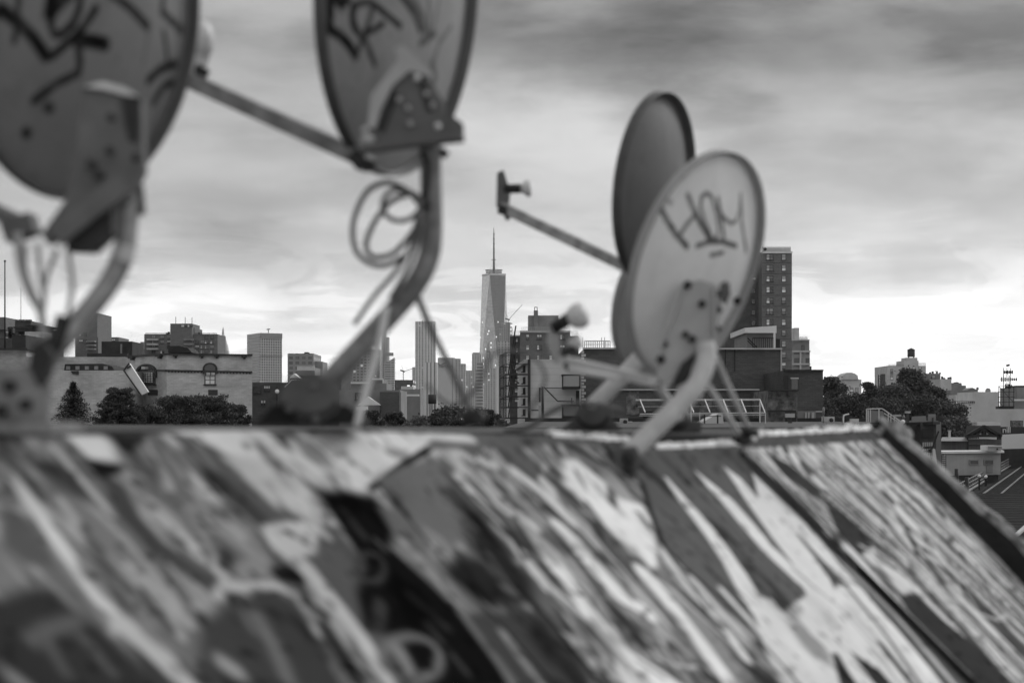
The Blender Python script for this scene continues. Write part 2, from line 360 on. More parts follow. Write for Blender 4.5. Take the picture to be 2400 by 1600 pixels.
SA = [  # left sheet, (kind, points, width, tone, softness px)
 ('p', [(-300, 985), (600, 985), (900, 992), (1000, 1003), (700, 1004), (560, 1012), (0, 1030), (-300, 1030)], 0, .07, 20),
 ('p', [(380, 1000), (600, 1000), (900, 1015), (1020, 1020), (1040, 1060), (880, 1155), (770, 1160), (650, 1120), (560, 1085), (500, 1050)], 0, .62, 30),
 ('p', [(520, 1075), (660, 1075), (830, 1155), (860, 1260), (760, 1230), (640, 1190)], 0, .45, 40),
 ('p', [(620, 1010), (700, 1005), (660, 1050)], 0, .12, 25), ('s', [(655, 1030), (670, 1050)], 24, .1, 22), ('s', [(690, 1090), (705, 1100)], 14, .3, 14),
 ('s', [(760, 1040), (860, 1110)], 14, .35, 22), ('s', [(700, 1120), (780, 1190), (850, 1250)], 12, .2, 20),
 ('p', [(150, 1022), (235, 1022), (300, 1088), (205, 1078)], 0, .62, 16),
 ('p', [(190, 1080), (300, 1095), (240, 1138)], 0, .015, 16),
 ('p', [(245, 1010), (350, 1020), (310, 1065), (280, 1060)], 0, .04, 22),
 ('p', [(0, 1050), (120, 1050), (110, 1085), (0, 1085)], 0, .32, 22), ('p', [(80, 1090), (190, 1090), (210, 1190), (130, 1150)], 0, .11, 30),
 ('s', [(125, 1055), (190, 1130), (255, 1205)], 24, .42, 14), ('s', [(270, 1060), (330, 1120), (350, 1180)], 26, .4, 20),
 ('s', [(0, 1100), (30, 1130), (75, 1190), (150, 1300), (230, 1410), (290, 1452), (380, 1540), (450, 1620)], 46, .60, 16),
 ('p', [(0, 1190), (60, 1220), (130, 1330), (60, 1330), (0, 1290)], 0, .13, 30),
 ('p', [(-200, 1410), (0, 1405), (100, 1370), (180, 1440), (250, 1490), (400, 1650), (-200, 1650)], 0, .05, 50),
 ('s', [(0, 1290), (60, 1350), (80, 1370)], 40, .18, 40), ('s', [(70, 1505), (110, 1480), (180, 1460)], 34, .14, 44), ('s', [(100, 1500), (150, 1580)], 26, .12, 40), ('s', [(190, 1500), (260, 1580)], 24, .13, 36),
 ('s', [(-20, 1560), (60, 1620)], 40, .22, 30),
 ('s', [(270, 1150), (300, 1215), (370, 1290), (460, 1350), (500, 1375)], 62, .085, 26),
 ('s', [(140, 1180), (170, 1220), (165, 1250)], 30, .34, 24),
 ('s', [(300, 1125), (345, 1190), (400, 1240), (460, 1290)], 34, .42, 20), ('s', [(460, 1290), (530, 1365), (505, 1405)], 26, .4, 16),
 ('s', [(395, 1030), (430, 1080), (470, 1140), (520, 1200)], 34, .42, 18), ('s', [(455, 1040), (500, 1100), (540, 1150)], 22, .2, 16),
 ('s', [(510, 1130), (560, 1175), (600, 1215)], 66, .07, 30),
 ('s', [(400, 1190), (450, 1220)], 40, .22, 24), ('s', [(440, 1140), (540, 1240), (560, 1260)], 22, .33, 14),
 ('s', [(200, 1340), (250, 1400), (330, 1470), (400, 1580)], 44, .24, 30), ('s', [(300, 1330), (390, 1410), (440, 1470)], 24, .36, 16), ('s', [(330, 1390), (400, 1480)], 22, .08, 16),
 ('s', [(280, 1470), (340, 1520), (430, 1600)], 56, .45, 20),
 ('p', [(615, 1235), (700, 1222), (745, 1240), (735, 1300), (660, 1318), (630, 1290)], 0, .46, 16), ('s', [(672, 1252), (684, 1258)], 20, .16, 12),
 ('p', [(540, 1320), (620, 1300), (640, 1350), (560, 1370)], 0, .24, 20), ('s', [(530, 1300), (520, 1330)], 30, .06, 18),
 ('s', [(650, 1350), (690, 1352)], 42, .03, 16), ('s', [(540, 1380), (640, 1375), (690, 1400), (740, 1490)], 22, .42, 14),
 ('p', [(540, 1405), (640, 1395), (700, 1450), (760, 1610), (560, 1650), (460, 1600), (470, 1455)], 0, .07, 50),
 ('s', [(600, 1450), (640, 1520), (670, 1590)], 42, .18, 46), ('s', [(520, 1560), (550, 1580)], 44, .3, 40), ('s', [(560, 1430), (590, 1480)], 24, .15, 34),
 ('s', [(720, 1345), (790, 1430), (850, 1510), (900, 1600)], 48, .45, 16), ('s', [(720, 1420), (760, 1445)], 22, .03, 14), ('s', [(760, 1480), (830, 1600)], 46, .05, 20),
 ('s', [(800, 1240), (850, 1290)], 24, .42, 14), ('s', [(760, 1240), (830, 1320)], 22, .1, 14),
]
SB = [
 ('s', [(1003, 1052), (935, 1095), (866, 1150)], 16, .012, 8),
 ('p', [(1000, 1005), (1480, 1010), (1500, 1040), (1200, 1050), (1000, 1056)], 0, .16, 20), ('s', [(900, 1020), (1000, 1018), (1100, 1028)], 26, .6, 16),
 ('p', [(880, 1120), (1010, 1065), (1080, 1150), (1110, 1240), (1060, 1290), (940, 1240)], 0, .17, 26), ('s', [(945, 1200), (950, 1210)], 14, .05, 10),
 ('s', [(1000, 1250), (1030, 1270)], 40, .24, 30),
 ('p', [(740, 1155), (800, 1150), (870, 1165), (925, 1255), (915, 1285), (1010, 1370), (1110, 1470), (1200, 1620), (1010, 1640), (930, 1500), (850, 1480), (830, 1390), (850, 1330)], 0, .012, 34),  # black band colours in a shadow gap along with dark paint
 ('p', [(1080, 1185), (1120, 1200), (1190, 1300), (1245, 1370), (1250, 1425), (1150, 1430), (1040, 1350), (1040, 1300), (1100, 1300)], 0, .035, 60),
 ('s', [(1100, 1225), (1112, 1240)], 12, .12, 10), ('s', [(980, 1310), (1010, 1345)], 34, .28, 20),
 ('s', [(960, 1320), (1020, 1380), (1070, 1430)], 14, .14, 14),
 ('p', [(1090, 1440), (1250, 1430), (1330, 1500), (1400, 1640), (1240, 1640), (1150, 1540)], 0, .08, 26),
 ('s', [(1080, 1440), (1140, 1520), (1210, 1610)], 26, .17, 20), ('s', [(1180, 1490), (1230, 1560), (1290, 1640)], 30, .26, 18), ('s', [(1180, 1380), (1200, 1390)], 26, .14, 20),
 ('s', [(1250, 1500), (1280, 1540)], 44, .045, 30), ('s', [(1210, 1380), (1280, 1450), (1370, 1560), (1420, 1640)], 20, .02, 12),
 ('s', [(1040, 1110), (1100, 1170), (1180, 1250)], 26, .09, 22), ('s', [(1060, 1080), (1110, 1120), (1190, 1190)], 18, .38, 16), ('s', [(1120, 1090), (1180, 1150)], 16, .06, 14),
 ('s', [(1110, 1165), (1180, 1230), (1220, 1300)], 16, .04, 14),
 ('s', [(1205, 1108), (1260, 1150), (1335, 1222)], 34, .62, 14), ('s', [(1180, 1140), (1240, 1200)], 18, .4, 16), ('s', [(1170, 1100), (1240, 1170), (1310, 1225)], 12, .06, 10),
 ('p', [(1240, 1090), (1300, 1120), (1370, 1200), (1330, 1180)], 0, .13, 20), ('s', [(1260, 1100), (1290, 1130)], 16, .06, 14),
 ('p', [(1305, 1075), (1345, 1078), (1400, 1120), (1450, 1170), (1500, 1185), (1530, 1240), (1535, 1330), (1505, 1335), (1440, 1260), (1370, 1190), (1315, 1130)], 0, .80, 14),
 ('s', [(1345, 1105), (1362, 1135)], 14, .2, 10), ('s', [(1428, 1150), (1432, 1180)], 24, .16, 12), ('s', [(1495, 1205), (1520, 1240)], 18, .14, 12), ('s', [(1470, 1310), (1500, 1320)], 30, .16, 16),
 ('s', [(1370, 1180), (1420, 1250), (1480, 1330), (1560, 1440), (1640, 1560), (1700, 1640)], 20, .16, 12),
 ('s', [(1240, 1240), (1300, 1330), (1380, 1440), (1440, 1520), (1500, 1600)], 58, .74, 12), ('s', [(1310, 1240), (1380, 1320), (1450, 1400), (1510, 1435)], 52, .76, 12),
 ('s', [(1290, 1245), (1350, 1330), (1410, 1390)], 8, .2, 8), ('s', [(1395, 1365), (1408, 1372)], 18, .12, 10), ('s', [(1330, 1390), (1420, 1400), (1500, 1442), (1520, 1425)], 9, .22, 8),
 ('s', [(1400, 1430), (1430, 1460), (1510, 1478)], 12, .2, 9), ('s', [(1460, 1500), (1535, 1516)], 14, .16, 9), ('s', [(1270, 1330), (1300, 1360)], 24, .07, 14), ('s', [(1285, 1395), (1340, 1450), (1400, 1530)], 16, .14, 12),
 ('p', [(1430, 1500), (1500, 1545), (1600, 1610), (1640, 1660), (1500, 1660), (1440, 1570)], 0, .76, 14), ('s', [(1490, 1550), (1550, 1590)], 12, .2, 9),
 ('s', [(1510, 1350), (1570, 1420), (1640, 1510), (1720, 1620)], 62, .78, 14), ('s', [(1560, 1300), (1610, 1370), (1680, 1450), (1740, 1540)], 34, .66, 14),
 ('s', [(1545, 1270), (1600, 1350), (1650, 1420)], 14, .12, 10), ('s', [(1600, 1330), (1690, 1440), (1800, 1560), (1850, 1620)], 24, .6, 10), ('s', [(1640, 1350), (1700, 1410)], 26, .05, 12),
 ('s', [(1600, 1480), (1640, 1560)], 26, .22, 20),
]
SC = [
 ('s', [(1560, 1122), (1600, 1175), (1640, 1222), (1680, 1275), (1720, 1335), (1760, 1410), (1800, 1470), (1860, 1570)], [7, 23, 29, 31, 33, 35, 38, 46], .74, 5),
 ('s', [(1628, 1104), (1665, 1140), (1701, 1173), (1745, 1225), (1796, 1285), (1850, 1335), (1900, 1382), (1990, 1500)], [4, 20, 29, 31, 31, 32, 34, 60], .74, 5),
 ('p', [(1692, 1090), (1730, 1118), (1766, 1158), (1764, 1130), (1750, 1098), (1800, 1145), (1860, 1200), (1905, 1245), (1960, 1318), (2010, 1370), (2100, 1480), (2210, 1650), (1890, 1650), (1820, 1500), (1900, 1392), (1860, 1330), (1800, 1252), (1745, 1172)], 0, .70, 5),
 ('s', [(1752, 1100), (1768, 1160)], 10, .09, 6),
 ('p', [(1752, 1400), (1800, 1400), (1832, 1435), (1850, 1420), (1890, 1385), (1960, 1440), (2080, 1640), (1860, 1640), (1790, 1530)], 0, .66, 6),
 ('s', [(1690, 1385), (1740, 1440), (1800, 1510), (1860, 1570)], 24, .66, 8), ('p', [(1945, 1530), (1960, 1530), (1990, 1580), (2040, 1660), (1980, 1660)], 0, .06, 7), ('p', [(1985, 1520), (2060, 1570), (2140, 1660), (2090, 1660)], 0, .06, 7),
 ('s', [(1870, 1255), (1915, 1310), (1945, 1350), (1985, 1370)], [6, 14, 20, 4], .14, 7), ('s', [(1945, 1350), (1950, 1378)], [12, 2], .1, 6), ('s', [(1870, 1260), (1930, 1330), (2010, 1370)], 6, .2, 5),
 ('s', [(1900, 1290), (1950, 1340), (1990, 1385), (2080, 1500), (2150, 1600)], 14, .11, 8), ('s', [(1850, 1330), (1960, 1420), (2040, 1510), (2130, 1640)], 5, .2, 5),
 ('s', [(1500, 1130), (1520, 1200), (1545, 1270), (1600, 1330), (1669, 1392), (1740, 1460), (1830, 1560), (1900, 1640)], 14, .02, 8),
 ('s', [(1780, 1090), (1840, 1160), (1900, 1225)], 12, .66, 6), ('s', [(1810, 1120), (1870, 1190)], 8, .12, 6), ('s', [(1990, 1375), (2080, 1460), (2160, 1560), (2200, 1620)], [6, 16, 22, 30], .78, 6), ('s', [(2060, 1510), (2130, 1600)], 26, .08, 10),
 ('s', [(1930, 1280), (2010, 1355), (2090, 1435), (2180, 1540), (2270, 1650)], [2, 9, 8, 12, 9], .5, 6), ('s', [(1800, 1120), (1880, 1205), (1950, 1275)], [2, 5, 2], .6, 5),
 ('s', [(1865, 1440), (1876, 1462)], 12, .75, 7),
]
SD = [
 ('s', [(1772, 1078), (1830, 1135), (1868, 1170), (1935, 1245), (2002, 1318), (2090, 1405), (2174, 1497), (2300, 1630)], [1, 2, 2.5, 3, 3, 3, 3, 3], .04, 6),
 ('s', [(1866, 1052), (1900, 1090), (1935, 1128), (1965, 1160)], [4, 9, 8, 3], .6, 6), ('s', [(1945, 1048), (1975, 1085), (2030, 1140)], [3, 8, 4], .6, 6), ('s', [(1998, 1062), (2030, 1095), (2100, 1165)], [2, 7, 3], .6, 6),
 ('p', [(1895, 1052), (1925, 1060), (1930, 1080), (1905, 1072)], 0, .5, 7), ('s', [(1915, 1085), (1960, 1120), (2010, 1160)], 12, .45, 8), ('s', [(2020, 1110), (2060, 1140), (2080, 1130)], [2, 8, 2], .5, 6),
 ('p', [(1780, 1050), (1850, 1090), (1920, 1150), (1905, 1165), (1830, 1110)], 0, .08, 12), ('p', [(1930, 1180), (1970, 1200), (2040, 1280), (2010, 1300), (1960, 1250)], 0, .075, 8),
 ('s', [(2000, 1150), (2060, 1210), (2140, 1300)], [5, 14, 4], .085, 6), ('s', [(2090, 1130), (2150, 1180), (2155, 1190)], [4, 12, 3], .1, 6),
 ('p', [(2100, 1395), (2130, 1385), (2180, 1430), (2290, 1520), (2400, 1640), (2330, 1640), (2230, 1540), (2130, 1440)], 0, .07, 8), ('s', [(2040, 1330), (2090, 1380), (2110, 1390)], [5, 14, 4], .10, 6),
 ('s', [(2090, 1200), (2130, 1260), (2150, 1310)], [3, 10, 3], .09, 6), ('s', [(2170, 1290), (2230, 1360), (2270, 1390)], [2, 9, 4], .1, 6), ('s', [(2230, 1400), (2280, 1430), (2330, 1450), (2350, 1440)], 6, .55, 6),
 ('s', [(2225, 1262), (2212, 1275)], 12, .14, 6), ('s', [(2300, 1365), (2308, 1375)], 12, .12, 6), ('s', [(2290, 1495), (2296, 1503)], 12, .1, 6), ('s', [(2010, 1275), (2040, 1290), (2050, 1310)], 8, .6, 5),
 ('s', [(2310, 1340), (2370, 1390), (2450, 1470)], [3, 10, 14], .1, 6), ('s', [(1930, 1113), (2040, 1130), (2090, 1110)], 2.5, .15, 3), ('s', [(2080, 1260), (2200, 1385), (2330, 1500), (2440, 1620)], 5, .06, 4),
]
def kd_on(px, py, pf, raise_):
    """Same, on a sheet whose upper edge rises and falls along the ridge."""
    zr = 14.95
    for _ in range(5): q = kd(px, py, zr); zr = .4 * zr + .6 * (float(np.interp(q[0], pf[0], pf[1])) + raise_ * 1.49)
    return q
def conv(strokes, pf, raise_):
    out = []
    for k, pts, w, v, s in strokes:
        q = [kd_on(*p, pf, raise_) for p in pts]; sc_ = [c[2] / F for c in q]
        ww = [a * b for a, b in zip(w, sc_)] if isinstance(w, list) else [.5 * w * b for b in sc_]
        out.append((k, [(c[0], c[1]) for c in q], ww, v, s * sum(sc_) / len(sc_) * 1.0))
    return out
def slope_panel(name, kl, kr, pts, strokes, basefn, raise_=0., d0=0., d1=1.9, res=.0065, label=None, zp=14.96):
    nv = int((d1 - d0) / res); d = np.linspace(d0, d1, nv); ka = np.array([kl(x) if callable(kl) else kl for x in d]); kb = np.array([kr(x) if callable(kr) else kr for x in d])
    nu = int(np.max(kb - ka) / res); t = np.linspace(0, 1, nu); K = ka[:, None] * (1 - t) + kb[:, None] * t; D = np.repeat(d[:, None], nu, 1)
    ks, zs = prof(pts); zr = np.interp(K, ks, zs)
    nrm = np.array([N2[0] * M_, N2[1] * M_, 1.]); nrm /= np.linalg.norm(nrm)
    und = .012 * (fbm(K * 2.1 + 3, D * .8, 3) - .5) + .004 * (fbm(K * 9, D * 2.5 + 7, 3) - .5)     # dented sheet
    und = und * np.clip(D / .06, 0, 1) + raise_
    X = P0[0] + E2[0] * K + N2[0] * D + nrm[0] * und; Yy = P0[1] + E2[1] * K + N2[1] * D + nrm[1] * und
    Z = zr - M_ * D + nrm[2] * und - .03 * np.clip(1 - D / .035, 0, 1) ** 2 * .3
    c = basefn(K, D)
    for s in conv(strokes, (ks, zs), raise_): paint(c, K, D, *s)
    c = grime(c, K, D, 3.3 if basefn in (baseA, baseB) else 12.); c = np.where(c < .3, c * (.60 + .40 * np.clip(c / .3, 0, 1)), c); c = np.clip(c * (.93 + .14 * fbm(K * 22, D * 9, 3)), .004, .86)
    o = grid_mesh(name, np.stack([X, Yy, Z], -1), nu, nv, [m_roof], c, roof)
    if label: o['label'] = label
    sd = o.modifiers.new('sheet', 'SOLIDIFY'); sd.thickness = .004; sd.offset = -1
    return o
def streak(K, D, fk, fd, sh): return fbm(K * fk + sh + .25 * D * fk * .3, D * fd + sh * 2, 4)
def warp(K, D, fk, fd, sh, q=1.):
    w = fbm(K * 3.1 + sh, D * 3.1 + sh, 3) - .5; w2 = fbm(K * 2.7 - sh + 40, D * 2.7 + sh, 3) - .5
    return fbm((K + .16 * q * w) * fk + sh, (D + .3 * w2) * fd + sh, 3 if q >= 1 else 2)
def levels(n, lo, hi, tones):
    q = np.clip((n - lo) / (hi - lo), 0, .999) * len(tones); i = q.astype(int); f = np.clip((q - i - .42) * 6, 0, 1); T = np.array(list(tones) + [tones[-1]]); return T[i] * (1 - f) + T[i + 1] * f
def scribble(c, K, D, n, seed, tones, wid=(.003, .012), ln=(.05, .28), ang=.35):
    """Runs, drips and spray lines of many tones down the sheet."""
    r = random.Random(seed); k0, k1, d1 = float(K.min()), float(K.max()), 1.1
    for i in range(n):
        k, d = r.uniform(k0, k1), r.uniform(0, d1); L = r.uniform(*ln); a = r.gauss(0, ang); pts = [(k, d)]; cv = r.gauss(0, 1.6)
        for s in range(5): a += cv * .12; k += math.sin(a) * L / 5; d += math.cos(a) * L / 5; pts.append((k, d))
        w = r.uniform(*wid); m = .06; sel = (K[0] > -9); ka = min(p[0] for p in pts) - m; kb = max(p[0] for p in pts) + m; da = min(p[1] for p in pts) - m; db = max(p[1] for p in pts) + m
        j0, j1 = np.searchsorted(D[:, 0], (da, db)); sub = (slice(max(0, j0), max(1, j1)), slice(None)); i0 = np.where(((K[sub] > ka) & (K[sub] < kb)).any(0))[0]
        if len(i0) < 2: continue
        sub = (sub[0], slice(i0[0], i0[-1] + 1)); cc = c[sub].copy(); paint(cc, K[sub], D[sub], 's', pts, [w * (1 - .13 * q) for q in range(6)], r.choice(tones), .004); c[sub] = cc
def baseA(K, D):
    c = levels(warp(K, D, 5.5, 2.0, 1.3), .25, .75, (.07, .15, .24, .17, .30, .20, .36, .12)); scribble(c, K, D, 46, 3, (.05, .09, .14, .25, .36, .42), (.006, .022), (.08, .3)); return c
def baseB(K, D):
    c = levels(warp(K, D, 8, 2.4, 8.1), .25, .75, (.06, .14, .27, .13, .36, .22, .52, .15)); scribble(c, K, D, 70, 5, (.04, .08, .14, .3, .5, .6), (.004, .016)); return c
def baseC(K, D): return .15 + .04 * (streak(K, D, 20, 3, 4.4) - .5)
def baseD(K, D):
    n = warp(K, D, 17, 1.7, 6.6, .8) + .10 * np.clip(D - .25, -.3, .4)
    c = np.where(D < .05, .12, levels(n, .22, .78, (.12, .11, .58, .12, .64, .11, .66, .62, .12, .60, .12)))
    scribble(c, K, D, 26, 8, (.14, .6), (.002, .006), (.2, .6), .07); return c
def grime(c, K, D, seed):
    g = fbm(K * 14 + seed, D * 10 + seed, 5); c *= 1 - (.55 if seed < 5 else .2) * np.clip((g - .56) * 7, 0, 1); g2 = fbm(K * 46 + seed, D * 46, 3); c *= 1 - .6 * np.clip((g2 - .68) * 12, 0, 1); return c
kB0, kBm = ridge_k(1000), kd(872, 1150)
kC, kD, kE = ridge_k(1497), ridge_k(1766), ridge_k(2046)
kDl = kd(2000, 1316, 14.955)[0]
_ea, _eb = kd(2046, 1016, 14.955), kd(2398, 1380, 14.955)
def edgeE(d): return _ea[0] + (_eb[0] - _ea[0]) * (d - _ea[1]) / (_eb[1] - _ea[1])
def leftD(d): return kD + (kDl - kD) * min(1, max(0, d) / .05)
CB = [('p', [(1500, 1030), (1500, 1130), (1520, 1200), (1545, 1270), (1600, 1330), (1669, 1392), (1740, 1460), (1830, 1560), (1900, 1660), (2700, 1660), (1900, 1030)], 0, .15, 8)]
EYE = [('s', [(960 + 68 * math.cos(a), 1548 + 52 * math.sin(a)) for a in np.linspace(2.2, 7.6, 14)], 20, .18, 22), ('s', [(930, 1530), (950, 1570)], 40, .22, 16), ('s', [(984, 1540), (990, 1556)], 44, .012, 14),
       ('s', [(865 + 34 * math.cos(a), 1335 + 34 * math.sin(a)) for a in np.linspace(0, 6.3, 14)], 12, .07, 10), ('s', [(880, 1270), (900, 1290)], 16, .09, 12), ('s', [(890, 1420), (880, 1470)], 30, .06, 20), ('s', [(800, 1200), (850, 1260)], 20, .06, 24), ('s', [(960, 1400), (1040, 1470)], 26, .05, 26), ('s', [(1000, 1470), (1090, 1580)], 18, .07, 22), ('s', [(1100, 1290), (1150, 1340)], 26, .10, 30), ('s', [(1140, 1300), (1200, 1390)], 14, .12, 20)]
def leftB(d):
    return kB0 + (kBm[0] - kB0) * min(1, max(0, d) / kBm[1])
slope_panel('roof_panel', -1.1, kC - .02, RPTS, SA + SB + EYE, baseA, zp=14.972, label='dim grey sheet with soft mixed streaks')
slope_panel('roof_panel', leftB, kC + .005, RPTS, SA + SB + EYE + CB + SC, baseB, raise_=.003, zp=14.965, label='raised sheet with a black band painted as shadow gap and dark paint and bold white strokes')
slope_panel('roof_panel', kC, lambda d: leftD(d) + .01, [(1490, 1050), (1600, 1046), (1766, 1038)], SC, baseC, raise_=.006, zp=14.928, label='grey sheet with long white pointed stripes')
slope_panel('roof_panel', leftD, lambda d: edgeE(d) + .03, [(1766, 1020), (1900, 1014), (2060, 1005)], SD, baseD, raise_=.007, zp=14.962, label='sheet with many thin grey and white streaks')
# seam battens between the sheets
def slope_pt(k, d, up=0., zr=14.93):
    nrm = Vector((N2[0] * M_, N2[1] * M_, 1.)).normalized(); p = P0 + E2 * k + N2 * d
    return Vector((p[0], p[1], zr - M_ * d)) + nrm * up
DN = Vector((N2[0], N2[1], -M_)).normalized(); NR = Vector((N2[0] * M_, N2[1] * M_, 1.)).normalized(); ED = Vector((E2[0], E2[1], 0))
b = MB(); b.obox(slope_pt(kDl + .002, 1.02, .004, 14.955), DN, ED, NR, 1.30, .001, .003); b.build('seam', m_black, roof)
# flat deck behind the ridge
def deck():
    b = MB(); near = []
    for px, py in RPTS + [(1496, 1048), (1766, 1036), (1768, 1017), (2046, 1004)]:
        k = ridge_k(px); p = ridge_pt(k); near.append((p[0], p[1], CZ + (HY - py) / F * p[1] - .004))
    far = []
    for px, py in RPTS + [(1496, 0), (1766, 0), (1768, 0), (2046, 0)]:
        k = ridge_k(px); p = ridge_pt(k) + np.array([-.62, .785]) * 15; far.append((p[0], p[1], CZ - .040))
    i = len(b.v); b.v += near + far; n = len(near)
    b.grid_faces(i, [(j, j + 1, n + j + 1, n + j) for j in range(n - 1)], 0, False)
    # roof edge and the body of the house below
    b.prism([far[0][:2], near[0][:2], (near[0][0] + .5, near[0][1] - .3), (near[-1][0] + .3, near[-1][1] - .15), far[-1][:2]][::1], 12.2, 12.6)
    o = b.build('roof_deck', m_deck, roof, label='dark tar covered flat part behind the ridge'); return o
deck()
def flashing():
    """Torn bright metal lip along the ridge."""
    def strip(pa, pb, n, w, lift, seed):
        r = random.Random(seed); b = MB(); rows = []
        for i in range(n + 1):
            t = i / n; px = pa[0] + (pb[0] - pa[0]) * t; py = pa[1] + (pb[1] - pa[1]) * t + r.gauss(0, 3.2); k = ridge_k(px); p = ridge_pt(k); z = CZ + (HY - py) / F * p[1]
            ww = w * r.uniform(.45, 1.5)
            q = p + N2 * ww * .55; rows.append(((p[0] - N2[0] * .012, p[1] - N2[1] * .012, z + lift), (p[0] + N2[0] * .004, p[1] + N2[1] * .004, z + lift + .003), (q[0], q[1], z + lift - ww * .8)))
        i0 = len(b.v)
        for rr in rows: b.v += rr
        b.grid_faces(i0, [(3 * j + c, 3 * j + 3 + c, 3 * j + 4 + c, 3 * j + 1 + c) for j in range(n) for c in (0, 1)], 0, False)
        o = b.build('ridge_flashing', m_flash, roof); s = o.modifiers.new('t', 'SOLIDIFY'); s.thickness = .003
    strip((1532, 1050), (1762, 1039), 60, .026, .006, 4); strip((1772, 1020), (2040, 1006), 60, .020, .006, 5)
    strip((1290, 1019), (1470, 1030), 30, .026, .003, 6)
    # folded upstand at the step between two sheets
    b = MB(); b.bar(P(1750, 1062, 5.62), P(1768, 1024, 5.66), .018, .006); b.build('ridge_flashing', m_flash, roof)
flashing()
def coping():
    """Raised verge that closes the right end of the slope; the dark side faces the viewer."""
    N = 60; b = MB(); r = random.Random(2); ks = kE
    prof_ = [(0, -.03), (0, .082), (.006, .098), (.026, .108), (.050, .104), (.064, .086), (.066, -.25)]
    i0 = len(b.v); n = len(prof_)
    for i in range(N + 1):
        d = -.004 + 2.16 * i / N
        for j, (e, h) in enumerate(prof_):
            h2 = (h + (r.uniform(-.005, .005) if 0 < j < n - 1 else 0)) * (.55 + .45 * min(1, max(0, d) / .45) if h > 0 else 1); e2 = e + (r.uniform(-.006, .006) if 0 < j < n - 1 else 0)
            p = slope_pt(edgeE(d) + e2, d, h2, 14.955); b.v.append(tuple(p))
    for i in range(N):
        for j in range(n - 1):
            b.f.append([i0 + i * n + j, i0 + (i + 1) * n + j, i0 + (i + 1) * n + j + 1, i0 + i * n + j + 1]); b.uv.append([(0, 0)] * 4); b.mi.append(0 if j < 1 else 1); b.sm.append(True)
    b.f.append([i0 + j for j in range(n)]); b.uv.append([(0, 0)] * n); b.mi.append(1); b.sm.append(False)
    b.build('coping', [m_black, m_stone], roof, label='rough verge with a side coloured black for paint and shade, and a pale worn top')
    b = MB(); p = slope_pt(edgeE(0) + .03, .02, .05, 14.955)
    for q in range(9): b.ball(p + Vector((r.uniform(-.06, .06), r.uniform(-.04, .04), r.uniform(-.05, -.01))), r.uniform(.02, .042), 10, 6)
    b.build('mortar_lump', m_stone, roof)
    # gable wall below the verge
    b = MB(); a = slope_pt(edgeE(0) + .05, -.0, -.1); c = slope_pt(edgeE(2.15) + .05, 2.15, -.1)
    b.face([(a.x, a.y, 9), (c.x, c.y, 9), tuple(c), tuple(a)]); b.build('gable_wall', m_deck, roof)
coping()
# ------------------------------------------------------------------ satellite dishes
m_dish_l = mat('dish_dark_grey', 1, rough=.5, var=.10, scale=5, bump=.04, bscale=120, attr='paint', spec=.08)
m_dish_h = mat('dish_pale_grey', 1, rough=.5, var=.06, scale=5, bump=.04, bscale=120, attr='paint')
m_front = mat('dish_front', .34, rough=.5, var=.12, scale=4)
m_lip_d = mat('lip_dark', .07, rough=.5, var=.3, scale=8); m_lip_h = mat('lip_grey', .30, rough=.5, var=.15, scale=8)
m_galv = mat('galvanised_pipe', .34, rough=.36, var=.5, scale=18, metallic=.25, bump=.1)
m_galv_d = mat('painted_pipe', .19, rough=.36, var=.55, scale=18, bump=.15)
m_pale = mat('pale_plastic', .62, rough=.5, var=.12, scale=10); m_pipe_h = mat('pale_pipe', .50, rough=.36, var=.16, scale=16, bump=.1)
m_brk = mat('bracket_grey', .10, rough=.5, var=.3, scale=12); m_brk_h = mat('bracket_pale', .36, rough=.5, var=.15, scale=10)
m_iron = mat('black_iron', .02, rough=.6, var=.4, scale=16); m_cable = mat('grey_cable', .10, rough=.6, var=.2, scale=8); m_cable_l = mat('pale_cable', .33, rough=.6, var=.2, scale=8)
m_plate = mat('foot_plate', .09, rough=.65, var=.3, scale=14); m_tape = mat('tape', .60, rough=.6, var=.12, scale=20)
def dish_axes(a, e, roll=0):
    a, e = R(a), R(e); f = Vector((-math.sin(a) * math.cos(e), math.cos(a) * math.cos(e), math.sin(e))); u = Vector((math.sin(a) * math.sin(e), -math.cos(a) * math.sin(e), math.cos(e)))
    x = u.cross(f)
    if roll: c, s = math.cos(R(roll)), math.sin(R(roll)); x, u = x * c + u * s, u * c - x * s
    return x, u, f
